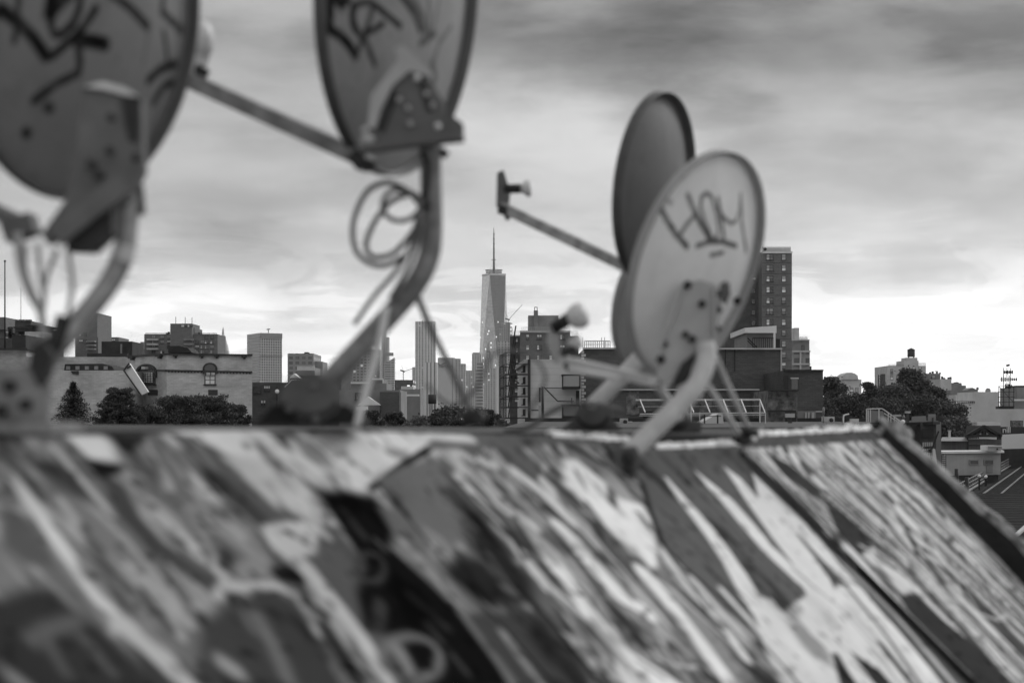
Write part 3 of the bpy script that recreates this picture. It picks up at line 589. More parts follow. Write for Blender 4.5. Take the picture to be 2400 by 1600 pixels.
def reflector(root, c, ax, w, h, depth, tone, strokes, m_back, m_lip, name='reflector', lip=.020, nr=70, na=220):
    """Elliptical dish seen from behind: convex back with painted marks, rolled rim turned back."""
    x, u, f = ax; c = Vector(c); cx, cu, cf, cc = (np.array(v) for v in (x, u, f, c))
    r = np.linspace(0, 1, nr)[:, None]; t = np.linspace(0, 2 * np.pi, na + 1)[None, :]
    lx, ly = r * np.cos(t), r * np.sin(t); lz = depth * (r ** 2 - 1) + 0 * t
    pos = lambda lx, ly, lz: cc + lx[..., None] * cx * w / 2 + ly[..., None] * cu * h / 2 + lz[..., None] * cf
    col = np.full(lx.shape, float(tone)) * (.93 + .14 * fbm(lx * 3 + 9, ly * 3 + 4, 4))
    g_ = .22 if tone > .5 else .45; col0 = col.copy(); col = col * (1 - .35 * np.clip(fbm(lx * 11 + 2, ly * 1.8, 4) - .54, 0, 1) * 2.4) * (1 - .5 * np.clip((fbm(lx * 26 + 5, ly * 26, 3) - .70) * 8, 0, 1))
    col = col * (1 - .30 * np.clip((fbm(lx * 5 + 15, ly * 4 + 3, 5) - .6) * 5, 0, 1)) * (1 - .22 * np.clip(r + 0 * t - .9, 0, 1) * 10 * fbm(lx * 8, ly * 8 + 30, 3)); col = col0 * (1 - g_) + col * g_
    clean = col.copy()
    for k, pts, wd, v, s in strokes:
        q = []
        for px, py in pts:
            d = Vector(((px - CX) / F, 1, (HY - py) / F)); zz = -depth * .8
            for _ in range(8):
                cpl = c + f * zz; T = (cpl - Vector((0, 0, CZ))).dot(f) / d.dot(f); p = Vector((0, 0, CZ)) + d * T - cpl; e = (p.dot(x) / (w / 2), p.dot(u) / (h / 2)); zz = .5 * zz + .5 * depth * (min(1.2, e[0] ** 2 + e[1] ** 2) - 1)
            q.append(e)
        scl = c.y / F / (h / 2) * 1.15
        paint(col, lx, ly, k, q, wd * scl * (.64 if tone < .3 else .56), v * (.4 if v < .06 else .8), s * scl)
    f_ = np.clip(.62 + .75 * fbm(lx * 13 + 3, ly * 13 + 8, 4), 0, 1); col = clean * (1 - f_) + col * f_      # uneven spray
    back = grid_mesh(name, pos(lx, ly, lz), na + 1, nr, [m_back], col, root)
    fr = grid_mesh('front_face', pos(lx, ly, lz + .004), na + 1, nr, [m_front], None, back)
    fr.location = wloc(root) - wloc(root)
    # rolled rim
    ct, st = np.cos(t[0]), np.sin(t[0]); rows = []
    for dr, dz in [(0, .004), (.006, .006), (.010, .002), (.010, -lip), (.007, -lip - .002), (.004, -lip), (.003, -.001), (-.002, -.002)]:
        rows.append(cc + ((w / 2 + dr) * ct)[:, None] * cx + ((h / 2 + dr) * st)[:, None] * cu + dz * cf)
    grid_mesh('rim', np.stack(rows), na + 1, len(rows), [m_lip], None, back)
    return back
def bolts(parent, m, lst, ln=.014):
    for px, py, Y, r in lst: b = MB(); b.lathe(P(px, py, Y), (0, -1, 0), [(0, r), (ln, r), (ln, 0)], 10); b.build('bolt', m, parent)
G_D = 'satellite dishes on the painted roof'
# --- near left dish
def dish_left():
    Yd, Ym = 3.36, 3.12
    t = thing('satellite_dish', 'large dark dish with thick black graffiti, cropped by the left edge, taped pipe mast', 'satellite dish', P(60, 985, Ym), G_D)
    ax = dish_axes(47, 9)
    S = [('s', [(2, 22), (50, 60), (80, 92), (108, 132)], 22, .02, 6), ('s', [(44, -20), (41, 50), (33, 98)], 11, .03, 6), ('s', [(-40, 40), (10, 25)], 18, .02, 6),
         ('p', [(108, -20), (190, -20), (150, 20), (125, 45), (100, 45)], 0, .012, 8), ('s', [(130, 20), (118, 55), (125, 80), (145, 82), (172, 55), (186, 20), (190, -20)], 15, .015, 6),
         ('s', [(225, 20), (195, 65), (160, 100), (122, 132)], 15, .02, 6), ('s', [(182, 95), (215, 97), (248, 104)], 24, .012, 6), ('s', [(182, 95), (187, 150), (183, 172)], 17, .02, 6), ('s', [(183, 172), (135, 195), (80, 236)], 15, .035, 8),
         ('s', [(255, -20), (300, 15), (325, 40), (346, 62)], 18, .03, 6), ('s', [(383, -10), (380, 28), (408, 55), (428, 72)], 15, .03, 6), ('s', [(384, 75), (390, 110), (393, 140)], 13, .035, 6),
         ('s', [(348, 188), (378, 162), (415, 150)], 17, .02, 6), ('s', [(408, 195), (388, 198), (372, 222), (362, 240)], 17, .03, 6), ('s', [(408, 235), (404, 252), (392, 270)], 11, .05, 6), ('s', [(350, 60), (336, 150)], 5, .10, 8), ('s', [(110, 250), (118, 255)], 18, .05, 10), ('s', [(60, 310), (64, 314)], 18, .05, 12)]
    reflector(t, P(184, 22, Yd), ax, .48, .655, .075, .20, S, m_dish_l, m_lip_d)
    b = MB(); b.slab([P(190, 205, 3.10), P(182, 330, 3.08), P(152, 470, 3.05), P(96, 548, 3.02), P(112, 572, 3.02), P(300, 468, 3.06), P(338, 400, 3.08), P(330, 228, 3.10), P(275, 203, 3.10)], .03)
    br = b.build('bracket', m_brk, t, bevel=.004)
    b = MB(); b.slab([P(195, 203, 3.09), P(240, 208, 3.09), P(300, 224, 3.09), P(326, 226, 3.09), P(290, 204, 3.09), P(240, 192, 3.09)], .05); b.build('bracket_flange', m_pale, br)  # pale strip colours in the highlight along the bracket's top
    b = MB(); b.slab([P(286, 228, 3.085), P(300, 335, 3.085), P(324, 335, 3.085), P(328, 228, 3.085)], .02); b.build('slot', m_iron, br)
    b = MB(); b.bar(P(290, 430, 3.04), P(128, 556, 3.0), .034, .016, (0, -1, 0)); b.build('tilt_arm', m_brk, br)
    b = MB(); b.slab([P(155, 565, 3.02), P(155, 588, 3.02), P(215, 590, 3.02), P(262, 545, 3.03), P(262, 470, 3.04), P(240, 480, 3.04)], .05); b.build('arm_underside', m_iron, br)  # black slab forming the dark underside of the tilt arm
    bolts(br, m_iron, [(px, py, 3.06, .007) for px, py in [(260, 355), (322, 372), (264, 278), (218, 385), (235, 410)]])
    mp = smooth([P(306, 250, Ym), P(302, 400, Ym), P(298, 510, Ym), P(290, 590, Ym), P(258, 660, Ym), P(205, 730, Ym), P(145, 800, Ym), P(70, 890, Ym + .02), P(20, 950, Ym + .03)])
    b = MB(); b.tube(mp, .0185, 18); ms = b.build('mast', m_galv, t)
    tp = smooth([P(295, 575, Ym), P(290, 592, Ym), P(283, 608, Ym)], 5); b = MB(); b.tube(tp, .0195, 18); b.build('tape_band', m_tape, ms)
    b = MB(); b.bar(P(338, 468, Ym), P(266, 474, Ym), .014, .05); b.build('clamp', m_brk, ms)
    b = MB(); b.tube(smooth([P(100, 800, Ym - .02), P(125, 815, Ym - .02), P(150, 740, Ym - .02)]), .013, 10); b.build('black_sleeve', m_iron, ms)
    b = MB(); b.slab([P(-60, 870, 3.05), P(-60, 990, 3.05), P(110, 990, 3.05), P(118, 900, 3.05), P(95, 850, 3.05), P(20, 860, 3.05)], .012)
    b.box(*sorted((P(-80, 0, 3.0).x, P(130, 0, 3.0).x)), 2.98, 3.2, ZZ(1000, 3.05) - .01, ZZ(988, 3.05))
    ft = b.build('foot_plate', m_galv_d, t, bevel=.003)
    bolts(ft, m_iron, [(px, py, 3.05, .010) for px, py in [(25, 905), (62, 948), (4, 962)]])
    b = MB(); b.slab([P(72, 812, 3.03), P(68, 860, 3.03), P(90, 905, 3.03), P(112, 880, 3.03), P(122, 830, 3.03), P(100, 800, 3.03)], .03); b.build('pivot_block', m_iron, ft)
    # low noise block of this dish, on its arm at the far left
    b = MB(); b.bar(P(-160, 420, 3.3), P(40, 520, 3.2), .03, .022); b.obox(P(50, 535, 3.18), (1, 0, .35), (0, 1, 0), (-.35, 0, 1), .026, .03, .017); b.build('feed_head', m_brk, t, bevel=.004)
    for i, pts in enumerate([[(40, 545), (48, 620), (72, 690), (95, 730), (105, 790), (120, 830)], [(88, 570), (94, 640), (104, 700), (97, 745)], [(135, 585), (112, 640), (100, 700)], [(160, 590), (170, 660), (165, 705), (158, 745)], [(60, 570), (62, 640), (90, 710)]]):
        b = MB(); b.tube(smooth([P(x, y, 3.1) for x, y in pts]), .0045 if i != 0 else .007, 8); b.build('cable', m_cable_l, t)
dish_left()
# --- middle dish on bent mast
def dish_mid():
    Ym = 3.92; Yd = 4.08
    t = thing('satellite_dish', 'tall narrow dish with scrawled graffiti on a bent dark mast with cable loops', 'satellite dish', P(730, 985, Ym), G_D)
    ax = dish_axes(62, 6)
    S = [('s', [(773, -10), (774, 46)], 16, .012, 5), ('s', [(785, -10), (800, 12), (815, -5)], 18, .015, 5), ('s', [(829, 15), (826, 45), (832, 68), (848, 86)], 14, .02, 5),
         ('s', [(824, 30), (840, 8), (868, 4), (900, 30), (938, 62)], 11, .03, 6), ('s', [(872, 22), (862, 62), (848, 95), (838, 122)], 12, .03, 5), ('s', [(852, 84), (874, 72), (898, 56)], 11, .04, 6), ('s', [(852, 84), (866, 120), (878, 152)], 10, .04, 6),
         ('s', [(764, 66), (798, 84), (820, 108), (833, 132)], 16, .015, 5), ('s', [(940, -10), (970, 30), (985, 72)], 13, .05, 8), ('s', [(1005, -10), (1004, 70)], 14, .13, 10), ('s', [(1030, -5), (1015, 70), (985, 108)], 9, .12, 8), ('s', [(1058, 62), (1030, 100), (1015, 150)], 10, .12, 8), ('s', [(985, 100), (1020, 80)], 10, .06, 8), ('s', [(960, -10), (990, 40), (1000, 95)], 16, .11, 10), ('s', [(1012, 150), (1020, 190)], 20, .14, 14)]
    S = [(k, p, w, v, s) for k, p, w, v, s in S]
    rf = reflector(t, P(930, -25, Yd), ax, .60, .78, .07, .27, S, m_dish_l, m_lip_d, lip=.024)
    Yb = 3.83
    b = MB(); b.slab([P(870, 340, Yb), P(1045, 322, Yb), P(1040, 240, Yb), P(1005, 185, Yb), P(960, 168, Yb), P(918, 205, Yb), P(885, 262, Yb)], .05); br = b.build('bracket', m_brk, t, bevel=.004)
    b = MB(); b.slab([P(925, 112, Yb - .012), P(932, 140, Yb - .012), P(895, 190, Yb - .012), P(868, 225, Yb - .012), P(862, 300, Yb - .012), P(880, 300, Yb - .012), P(892, 258, Yb - .012), P(920, 200, Yb - .012), P(960, 166, Yb - .012), P(1005, 180, Yb - .012), P(1012, 168, Yb - .012), P(980, 138, Yb - .012), P(942, 106, Yb - .012)], .05); b.build('clamp_arch', m_brk_h, br, bevel=.003)
    b = MB(); b.bar(P(845, 350, Yb - .01), P(1088, 322, Yb - .01), .06, .013, (0, 0, 1)); b.build('shelf', m_brk, br)
    b = MB(); b.slab([P(1036, 262, Yb + .01), P(1040, 318, Yb + .01), P(1084, 322, Yb + .01), P(1086, 290, Yb + .01), P(1062, 272, Yb + .01)], .05); b.build('side_box', m_plate, br, bevel=.003)
    b = MB(); b.slab([P(918, 208, Yb - .004), P(885, 300, Yb - .004), P(900, 312, Yb - .004), P(935, 222, Yb - .004)], .02); b.slab([P(980, 190, Yb - .004), P(1000, 260, Yb - .004), P(1012, 262, Yb - .004), P(1000, 195, Yb - .004)], .02); b.build('slot', m_iron, br)
    bolts(br, m_brk_h, [(px, py, Yb, .0055) for px, py in [(957, 256), (962, 292), (1000, 222), (1014, 250), (936, 236)]])
    for px, py in [(978, 183), (1026, 296)]: b = MB(); b.ball(P(px, py, Yb - .02), .007, 8, 6); b.build('bright_nut', m_tape, br)
    b = MB(); b.ball(P(862, 330, Yb - .02), .015, 12, 8); b.ball(P(855, 306, Yb - .015), .009, 10, 6); b.build('knob', m_brk_h, br)
    mp = smooth([P(1008, 330, Ym), P(1010, 430, Ym), P(1012, 545, Ym), P(1002, 610, Ym), P(970, 672, Ym), P(905, 748, Ym), P(730, 935, Ym)], 10)
    b = MB(); b.tube(mp, .0225, 20); ms = b.build('mast', m_galv_d, t)
    b = MB(); b.tube(smooth([P(990, 355, Ym - .03), P(1002, 385, Ym - .03), P(1000, 440, Ym - .03), P(996, 475, Ym - .03)]), .007, 8); b.tube([P(1000, 450, Ym - .03), P(994, 475, Ym - .028), P(1003, 486, Ym - .026)], .012, 8); b.build('cable_tie', m_iron, ms)
    b = MB(); b.bar(P(1030, 352, Ym), P(1048, 366, Ym), .016); b.build('bolt', m_iron, ms)
    # feed arm and head, half hidden by the left dish
    a0, a1 = P(850, 372, 3.97), P(452, 192, 4.22)
    b = MB(); b.bar(a0, a1, .026, .034); ar = b.build('feed_arm', m_galv_d, t, bevel=.003)
    b = MB(); b.bar(P(862, 362, 3.94), P(838, 388, 3.95), .05, .035); b.build('arm_clamp', m_iron, ar)
    b = MB(); b.bar(P(450, 172, 4.22), P(478, 190, 4.22), .012, .05); b.build('arm_bracket', m_iron, ar)
    b = MB(); b.ball(P(474, 95, 4.24), .036, 16, 10, sq=(.75, 1, 1.25)); b.bar(P(455, 190, 4.23), P(474, 120, 4.24), .03); b.build('feed_head', m_pale, ar)
    # foot plate with arc slot on a splayed base
    Yf = 3.86; c = P(725, 935, Yf); b = MB(); poly = []
    for i in range(21):
        a = math.pi * (-.05 + 1.1 * i / 20); poly.append(P(728 + 72 * math.cos(a), 930 - 52 * math.sin(a), Yf))
    b.slab(list(reversed(poly + [P(680, 965, Yf), P(700, 985, Yf), P(760, 985, Yf), P(790, 965, Yf)]))[::-1], .012); ft = b.build('foot_plate', m_plate, t)
    b = MB(); b.slab([P(600, 995, Yf + .012), P(860, 995, Yf + .012), P(815, 950, Yf + .012), P(640, 950, Yf + .012)], .14); b.build('foot_base', m_black, ft)
    b = MB(); arc = [P(728 + 66 * math.cos(a), 930 + 44 * math.sin(a), Yf - .008) for a in np.linspace(.3, math.pi - .3, 12)]; b.tube(arc, .006, 6); b.build('arc_slot', m_iron, ft)
    bolts(ft, m_brk, [(px, py, Yf, .008) for px, py in [(678, 958), (742, 982), (735, 905)]])
    for pts, r, m in [([(972, 676), (1010, 770), (1060, 870), (1112, 985)], .0075, m_cable), ([(905, 720), (890, 800), (862, 900), (835, 1000)], .0075, m_pale)]:
        b = MB(); b.tube(smooth([P(x, y, 4.02 if x > 970 else 3.85) for x, y in pts], 5), r, 10); b.build('strut', m, t)
    b = MB(); b.bar(P(965, 668, 3.93), P(985, 690, 3.93), .022, .02); b.build('strut_clamp', m_iron, t)
    b = MB(); b.ball(P(1108, 978, 4.02), .025, 10, 6, sq=(1.2, 1, .8)); b.bar(P(1112, 960, 4.0), P(1128, 992, 4.0), .018, .02); b.build('strut_foot', m_iron, t)
    # cable loops
    for pts, r in [([(985, 480), (960, 452), (935, 436), (905, 428), (868, 442), (842, 480), (827, 530), (832, 580), (852, 608), (885, 622), (915, 618), (945, 600)], .0058),
                   ([(960, 452), (925, 445), (902, 462), (897, 490), (912, 510), (935, 518), (962, 512), (982, 492), (985, 470), (968, 452), (945, 448)], .0052),
                   ([(955, 456), (920, 470), (890, 502), (868, 540), (858, 575), (868, 598), (890, 603), (920, 594), (948, 568), (972, 535), (982, 500)], .0058),
                   ([(985, 505), (975, 540), (955, 590), (925, 640), (880, 690), (830, 760)], .0052), ([(990, 520), (975, 580), (950, 640), (915, 700)], .0056)]:
        b = MB(); b.tube(smooth([P(x, y, Ym - .05) for x, y in pts], 6), r, 8); b.build('cable', m_cable, t)
dish_mid()
# --- pale dish with the scrawled tag
def dish_ham():
    Yd, Ym = 5.05, 4.88
    t = thing('satellite_dish', 'pale grey dish with HAM scrawled on its back, in front of two others', 'satellite dish', P(1480, 1075, Ym), G_D)
    ax = dish_axes(46, 20)
    V = .10
    S = [('s', [(1548, 488), (1562, 515), (1585, 550), (1610, 578)], 12, V, 5), ('s', [(1612, 458), (1625, 490), (1640, 520), (1664, 562)], 12, V, 5), ('s', [(1592, 553), (1610, 525), (1632, 500)], 9, .15, 5),
         ('s', [(1668, 558), (1652, 520), (1642, 485), (1644, 462), (1656, 452), (1668, 462), (1678, 495), (1684, 535), (1680, 556), (1668, 560)], 8, V, 5), ('s', [(1683, 466), (1688, 500), (1693, 530), (1696, 558)], 10, V, 5),
         ('s', [(1683, 485), (1696, 510), (1712, 524), (1726, 518), (1733, 495), (1736, 455)], 8, .13, 5), ('s', [(1736, 460), (1738, 520), (1744, 560), (1750, 590)], 10, V, 5),
         ('s', [(1634, 576), (1660, 567), (1692, 566), (1726, 577)], 10, V, 5), ('s', [(1666, 598), (1694, 592)], 9, .13, 5), ('s', [(1580, 402), (1598, 408)], 16, .10, 7), ('s', [(1503, 557), (1507, 559)], 11, .15, 6), ('s', [(1560, 470), (1574, 476)], 6, .3, 6)]
    reflector(t, P(1627, 616, Yd), ax, .485, .60, .062, .74, S, m_dish_h, m_lip_h, lip=.022)
    Yb = 4.93
    b = MB(); b.slab([P(1600, 668, Yb), P(1585, 740, Yb), P(1556, 800, Yb), P(1540, 880, Yb), P(1560, 900, Yb), P(1632, 850, Yb), P(1672, 800, Yb), P(1690, 720, Yb), P(1680, 668, Yb), P(1640, 655, Yb)], .02); br = b.build('bracket', m_brk_h, t, bevel=.004)
    b = MB(); b.bar(P(1596, 675, Yb - .01), P(1548, 815, Yb - .01), .008, .012, (0, -1, 0)); b.build('bracket_flange', m_brk_h, br)
    b = MB(); b.bar(P(1676, 672, Yb - .01), P(1676, 812, Yb - .01), .008, .012, (0, -1, 0)); b.build('bracket_flange', m_brk_h, br)
    bolts(br, m_iron, [(px, py, Yb, r) for px, py, r in [(1611, 668, .011), (1645, 712, .010), (1683, 726, .010), (1681, 770, .009), (1606, 784, .009), (1622, 795, .010), (1556, 806, .010), (1548, 842, .012), (1680, 688, .010), (1727, 705, .010), (1727, 706, .01)]])
    b = MB(); b.slab([P(1688, 665, Yb - .012), P(1690, 705, Yb - .012), P(1703, 712, Yb - .012), P(1712, 690, Yb - .012), P(1710, 664, Yb - .012), P(1700, 658, Yb - .012)], .02); b.build('pivot_slot', m_plate, br)
    b = MB(); b.slab([P(1632, 825, Yb - .02), P(1600, 850, Yb - .02), P(1578, 895, Yb - .02), P(1590, 905, Yb - .02), P(1615, 890, Yb - .02)], .03); b.build('slot', m_iron, br)
    mp = smooth([P(1652, 806, Ym + .03), P(1655, 838, Ym + .02), P(1640, 888, Ym), P(1600, 940, Ym - .02), P(1474, 1062, Ym - .04)], 10)
    b = MB(); b.tube(mp, [.026] * len(mp), 20); ms = b.build('mast', m_pipe_h, t)
    b = MB(); b.slab([P(1430, 1052, 4.80), P(1450, 1105, 4.80), P(1490, 1118, 4.80), P(1505, 1075, 4.80), P(1490, 1045, 4.80)], .06); ft = b.build('foot_plate', m_plate, t, bevel=.004)
    bolts(ft, m_iron, [(1473, 1072, 4.805, .016), (1473, 1098, 4.805, .012)], .02)
    # feed arm of two rods with a multiple head
    b = MB(); b.bar(P(1560, 900, 5.0), P(1310, 842, 5.22), .034, .026); ar = b.build('feed_arm', m_pipe_h, t, bevel=.004)
    b = MB(); b.tube([P(1450, 886, 5.03), P(1336, 866, 5.14)], .009, 10); b.build('brace_rod', m_pale, ar)
    b = MB(); b.slab([P(1290, 745, 5.2), P(1282, 800, 5.2), P(1300, 850, 5.2), P(1322, 848, 5.2), P(1312, 800, 5.2), P(1312, 745, 5.2)], .06); fh = b.build('feed_head', m_brk_h, ar, bevel=.004)
    b = MB(); b.tube([P(1300, 768, 5.2), P(1340, 742, 5.17)], .018, 12); b.build('feed_neck', m_iron, fh)
    b = MB(); b.lathe(P(1334, 748, 5.17), Vector((1, -.3, .35)), [(0, .020), (.008, .030), (.03, .037), (.046, .032), (.052, .018), (.053, 0)], 16); b.build('feed_cap', m_pale, fh)
    b = MB(); b.lathe(P(1334, 808, 5.2), Vector((1, -.3, .3)), [(0, .012), (.01, .018), (.03, .020), (.036, .012), (.037, 0)], 16); b.build('feed_cap', m_pale, fh)
    b = MB(); b.bar(P(1316, 830, 5.19), P(1350, 815, 5.19), .02); b.bar(P(1325, 850, 5.19), P(1335, 868, 5.19), .02, .016); b.build('feed_clamp', m_iron, fh)
    for pts in [[(1676, 832), (1706, 900), (1756, 1008)], [(1660, 902), (1700, 965), (1740, 1028)], [(1530, 892), (1560, 930), (1592, 978)]]:
        b = MB(); b.tube([P(x, y, 4.95 + .3 * i) for i, (x, y) in enumerate(pts)], .0075 if pts[0][0] > 1600 else .012, 10); b.build('strut', m_pipe_h, t)
    for px, py in [(1742, 1032), (1758, 1012)]: b = MB(); b.ball(P(px, py, 5.5), .02, 10, 6, sq=(1.4, 1, .7)); b.build('strut_foot', m_iron, t)
dish_ham()
def dish_back():
    Yd, Ym = 6.0, 5.9
    t = thing('satellite_dish', 'dark shaded dish rising highest behind the pale dish, with its long arm and feed head', 'satellite dish', P(1390, 990, Ym), G_D)
    ax = dish_axes(60, 8)
    reflector(t, P(1528, 440, Yd), ax, .50, .585, .055, .11, [], m_dish_h, m_lip_d, lip=.026)
    mp = smooth([P(1560, 560, Ym), P(1560, 680, Ym), P(1550, 770, Ym), P(1500, 838, Ym), P(1386, 955, Ym)], 10)
    b = MB(); b.tube(mp, .0265, 18); b.build('mast', m_pipe_h, t)
    Yf = 5.82; b = MB(); poly = [P(1390 + 46 * math.cos(a), 985 - 42 * math.sin(a), Yf) for a in np.linspace(-.3, math.pi + .3, 20)]
    b.slab(poly, .012); ft = b.build('foot_plate', m_plate, t)
    b = MB(); b.slab([P(1310, 1010, Yf + .012), P(1458, 1010, Yf + .012), P(1440, 985, Yf + .012), P(1340, 985, Yf + .012)], .12); b.build('foot_base', m_plate, ft)
    b = MB(); b.tube([P(1390 + 40 * math.cos(a), 962 + 36 * math.sin(a), Yf - .008) for a in np.linspace(.35, math.pi - .35, 12)], .005, 6); b.build('arc_slot', m_iron, ft)
    bolts(ft, m_pipe_h, [(1388, 948, Yf - .02, .016)], .02)
    b = MB(); b.bar(P(1545, 662, 6.0), P(1178, 486, 6.45), .026, .034); ar = b.build('feed_arm', m_galv, t, bevel=.004)
    b = MB(); b.slab([P(1165, 405, 6.44), P(1163, 480, 6.44), P(1175, 500, 6.44), P(1192, 490, 6.44), P(1196, 450, 6.44), P(1180, 398, 6.44)], .05); fh = b.build('feed_head', m_brk, ar, bevel=.004)
    b = MB(); b.lathe(P(1182, 443, 6.45), Vector((1, -.1, .02)), [(0, .016), (.055, .016)], 14); b.build('feed_neck', m_iron, fh)
    b = MB(); b.lathe(P(1220, 442, 6.45), Vector((1, -.1, .05)), [(0, .016), (.010, .018), (.018, .028), (.034, .030), (.035, 0)], 16); b.build('feed_cap', m_pale, fh)
    b = MB(); b.bar(P(1170, 490, 6.44), P(1200, 500, 6.43), .03, .03); b.bar(P(1185, 505, 6.44), P(1192, 515, 6.44), .014); b.build('feed_clamp', m_iron, fh)
dish_back()
def dish_low():
    Yd, Ym = 6.5, 6.35
    t = thing('satellite_dish', 'lowest grey dish almost hidden behind the pale dish, its rim showing on both sides', 'satellite dish', P(1590, 992, Ym), G_D)
    reflector(t, P(1592, 690, Yd), dish_axes(46, 20), .645, .62, .06, .36, [], m_dish_h, m_lip_h, lip=.024)
    b = MB(); b.tube(smooth([P(1620, 740, Ym), P(1625, 830, Ym), P(1605, 910, Ym), P(1580, 990, Ym)], 8), .025, 16); b.build('mast', m_pipe_h, t)
    b = MB(); b.box(P(1530, 0, Ym).x, P(1640, 0, Ym).x, Ym - .06, Ym + .1, ZZ(1012, Ym), ZZ(985, Ym)); b.ball(P(1585, 980, Ym - .05), .04, 10, 6, sq=(1.3, 1, 1)); b.build('foot_plate', m_plate, t, bevel=.004)
dish_low()
# loose loop of cable on the ridge
b = MB(); b.tube(smooth([P(x, y, 3.9) for x, y in [(1000, 900), (1060, 950), (1120, 905), (1150, 835), (1200, 822), (1250, 835), (1278, 880), (1262, 930), (1235, 965)]], 8), .0042, 10)
tag(b.build('coax_cable', m_cable, loc=P(1200, 990, 3.9)), 'loose blurred cable loop standing up from the ridge between the dishes', 'cable')
b = MB(); b.tube(smooth([P(x, y, 4.9) for x, y in [(1180, 1012), (1240, 1000), (1290, 965), (1340, 945), (1400, 948), (1460, 960)]], 8), .007, 10)
tag(b.build('coax_cable', m_cable, loc=P(1240, 1005, 4.9)), 'dark cable running low along the ridge to the arc slotted foot plate', 'cable')
# ------------------------------------------------------------------ city materials
c_pale = brick_mat('pale_brick', .50, .40, .4, .12, .09, .32); c_brick = brick_mat('dark_brick', .115, .095, .22, .075, .14, .22)
c_brick2 = brick_mat('project_brick', .17, .13, .22, .075, .25, .12); c_brick3 = brick_mat('brown_brick', .09, .07, .22, .075, .14, .25)
c_side = brick_mat('pale_siding', .60, .46, 8, .28, .06, .15); c_stone = mat('rubble_stone', .14, .9, .95, 4.5, bump=.6)
c_dark = mat('dark_roofing', .035, .9, .4, .6); c_mid = mat('grey_render', .23, .9, .25, .3); c_light = mat('light_render', .56, .9, .15, .3); c_white = mat('white_paint', .72, .7, .12, .5)
c_iron = mat('dark_iron', .02, .6, .3, 2); c_frame = mat('window_frame', .045, .7, .2, 2); c_steel = mat('pale_steel', .55, .5, .15, 2); c_cop = mat('dark_cornice', .04, .85, .3, 1.5)
c_pane = mat('window_pane_pale', .80, .3, .3, .35); c_pane2 = mat('window_pane_grey', .42, .2, .4, .4); c_pane3 = mat('window_pane_dim', .16, .15, .4, .4); c_paned = mat('window_pane_dark', .03, .12, .5, .3, spec=.6); c_trim = mat('stone_trim', .45, .85, .2, 1)
c_gravel = mat('roof_gravel', .06, .95, .4, 1.2); c_ground = mat('asphalt', .05, .9, .3, .02); c_wood = mat('weathered_planks', .05, .85, .5, 1.5)
c_corr = brick_mat('ribbed_metal', .16, .09, .3, 30, .1, .2); c_trail = brick_mat('ribbed_panel', .36, .29, .45, 30, .03, .12)
f_block = facade_mat('brick_block_windows', .14, .05, 3.1, 2.75, .22, .72, .3, .78, lit=.035, litE=.55)
f_fins = facade_mat('slab_columns', .50, .10, 4.0, 4.0, .34, 1.0, .25, .96, wallvar=.1); f_horiz = facade_mat('slab_bands', .22, .07, 60, 4.0, 0, 1, .4, 1.0)
f_ribs = facade_mat('rippled_steel_tower', .62, .15, 6.2, 3.4, .45, .86, 0.12, .9, lit=.01, litE=.5); f_stripe = facade_mat('white_stripes', .66, .09, 6.5, 400, .62, 1, 0, 1)
f_grid = facade_mat('office_grid', .24, .08, 5, 4, .25, .85, .25, .8, lit=.02, litE=.5); f_gridp = facade_mat('pale_office_grid', .45, .18, 5, 4, .3, .8, .2, .85, lit=.01, litE=.6)
f_plain = facade_mat('blank_pale_slab', .50, .20, 34, 500, .70, .76, 0, 1); f_glass = facade_mat('glass_bands', .45, .12, 12, 4.2, .04, .97, .3, 1, grough=.15)
f_lit = facade_mat('lit_floors', .05, .05, 4, 3.6, .3, .8, .3, .8, lit=.35, litE=1.2); f_resid = facade_mat('loft_windows', .32, .09, 3.4, 3.3, .14, .86, .16, .84, lit=.02, litE=.5)
def glass_tower():
    M = facade_mat('tall_glass_tower', .42, .30, 3.2, 4.1, .03, .99, .06, 1.0, lit=.06, litE=1.2, grough=.12, litmax=300); b = M.node_tree.nodes['Principled BSDF']
    b.inputs['Metallic'].default_value = .85; b.inputs['Specular IOR Level'].default_value = .8; return M
# ------------------------------------------------------------------ city helpers
def hitw(px, py, wall, off=0.):
    """Where the sight line meets a vertical wall running between two plan points, stood off by off."""
    (ax, ay), (bx, by) = wall; dx, dy = bx - ax, by - ay; L = math.hypot(dx, dy); nx, ny = dy / L, -dx / L
    r = (px - CX) / F; Y = ((ax + nx * off) * nx + (ay + ny * off) * ny) / (r * nx + ny); return P(px, py, Y)
def wallof(a, b): return (XY(*a), XY(*b))
def wslab(b, poly, wall, off=.08, mi=0):
    (ax, ay), (bx, by) = wall; L = math.hypot(bx - ax, by - ay); n = Vector(((by - ay) / L, -(bx - ax) / L, 0))
    A = [hitw(px, py, wall, 0) + n * off for px, py in poly]; B = [p - n * (off + .02) for p in A]; k = len(A)
    b.face(A, None, mi)
    for i in range(k): j = (i + 1) % k; b.face([A[j], A[i], B[i], B[j]], None, mi)
    return b
def rect(x0, y0, x1, y1): return [(x0, y1), (x1, y1), (x1, y0), (x0, y0)]
_wp = {}
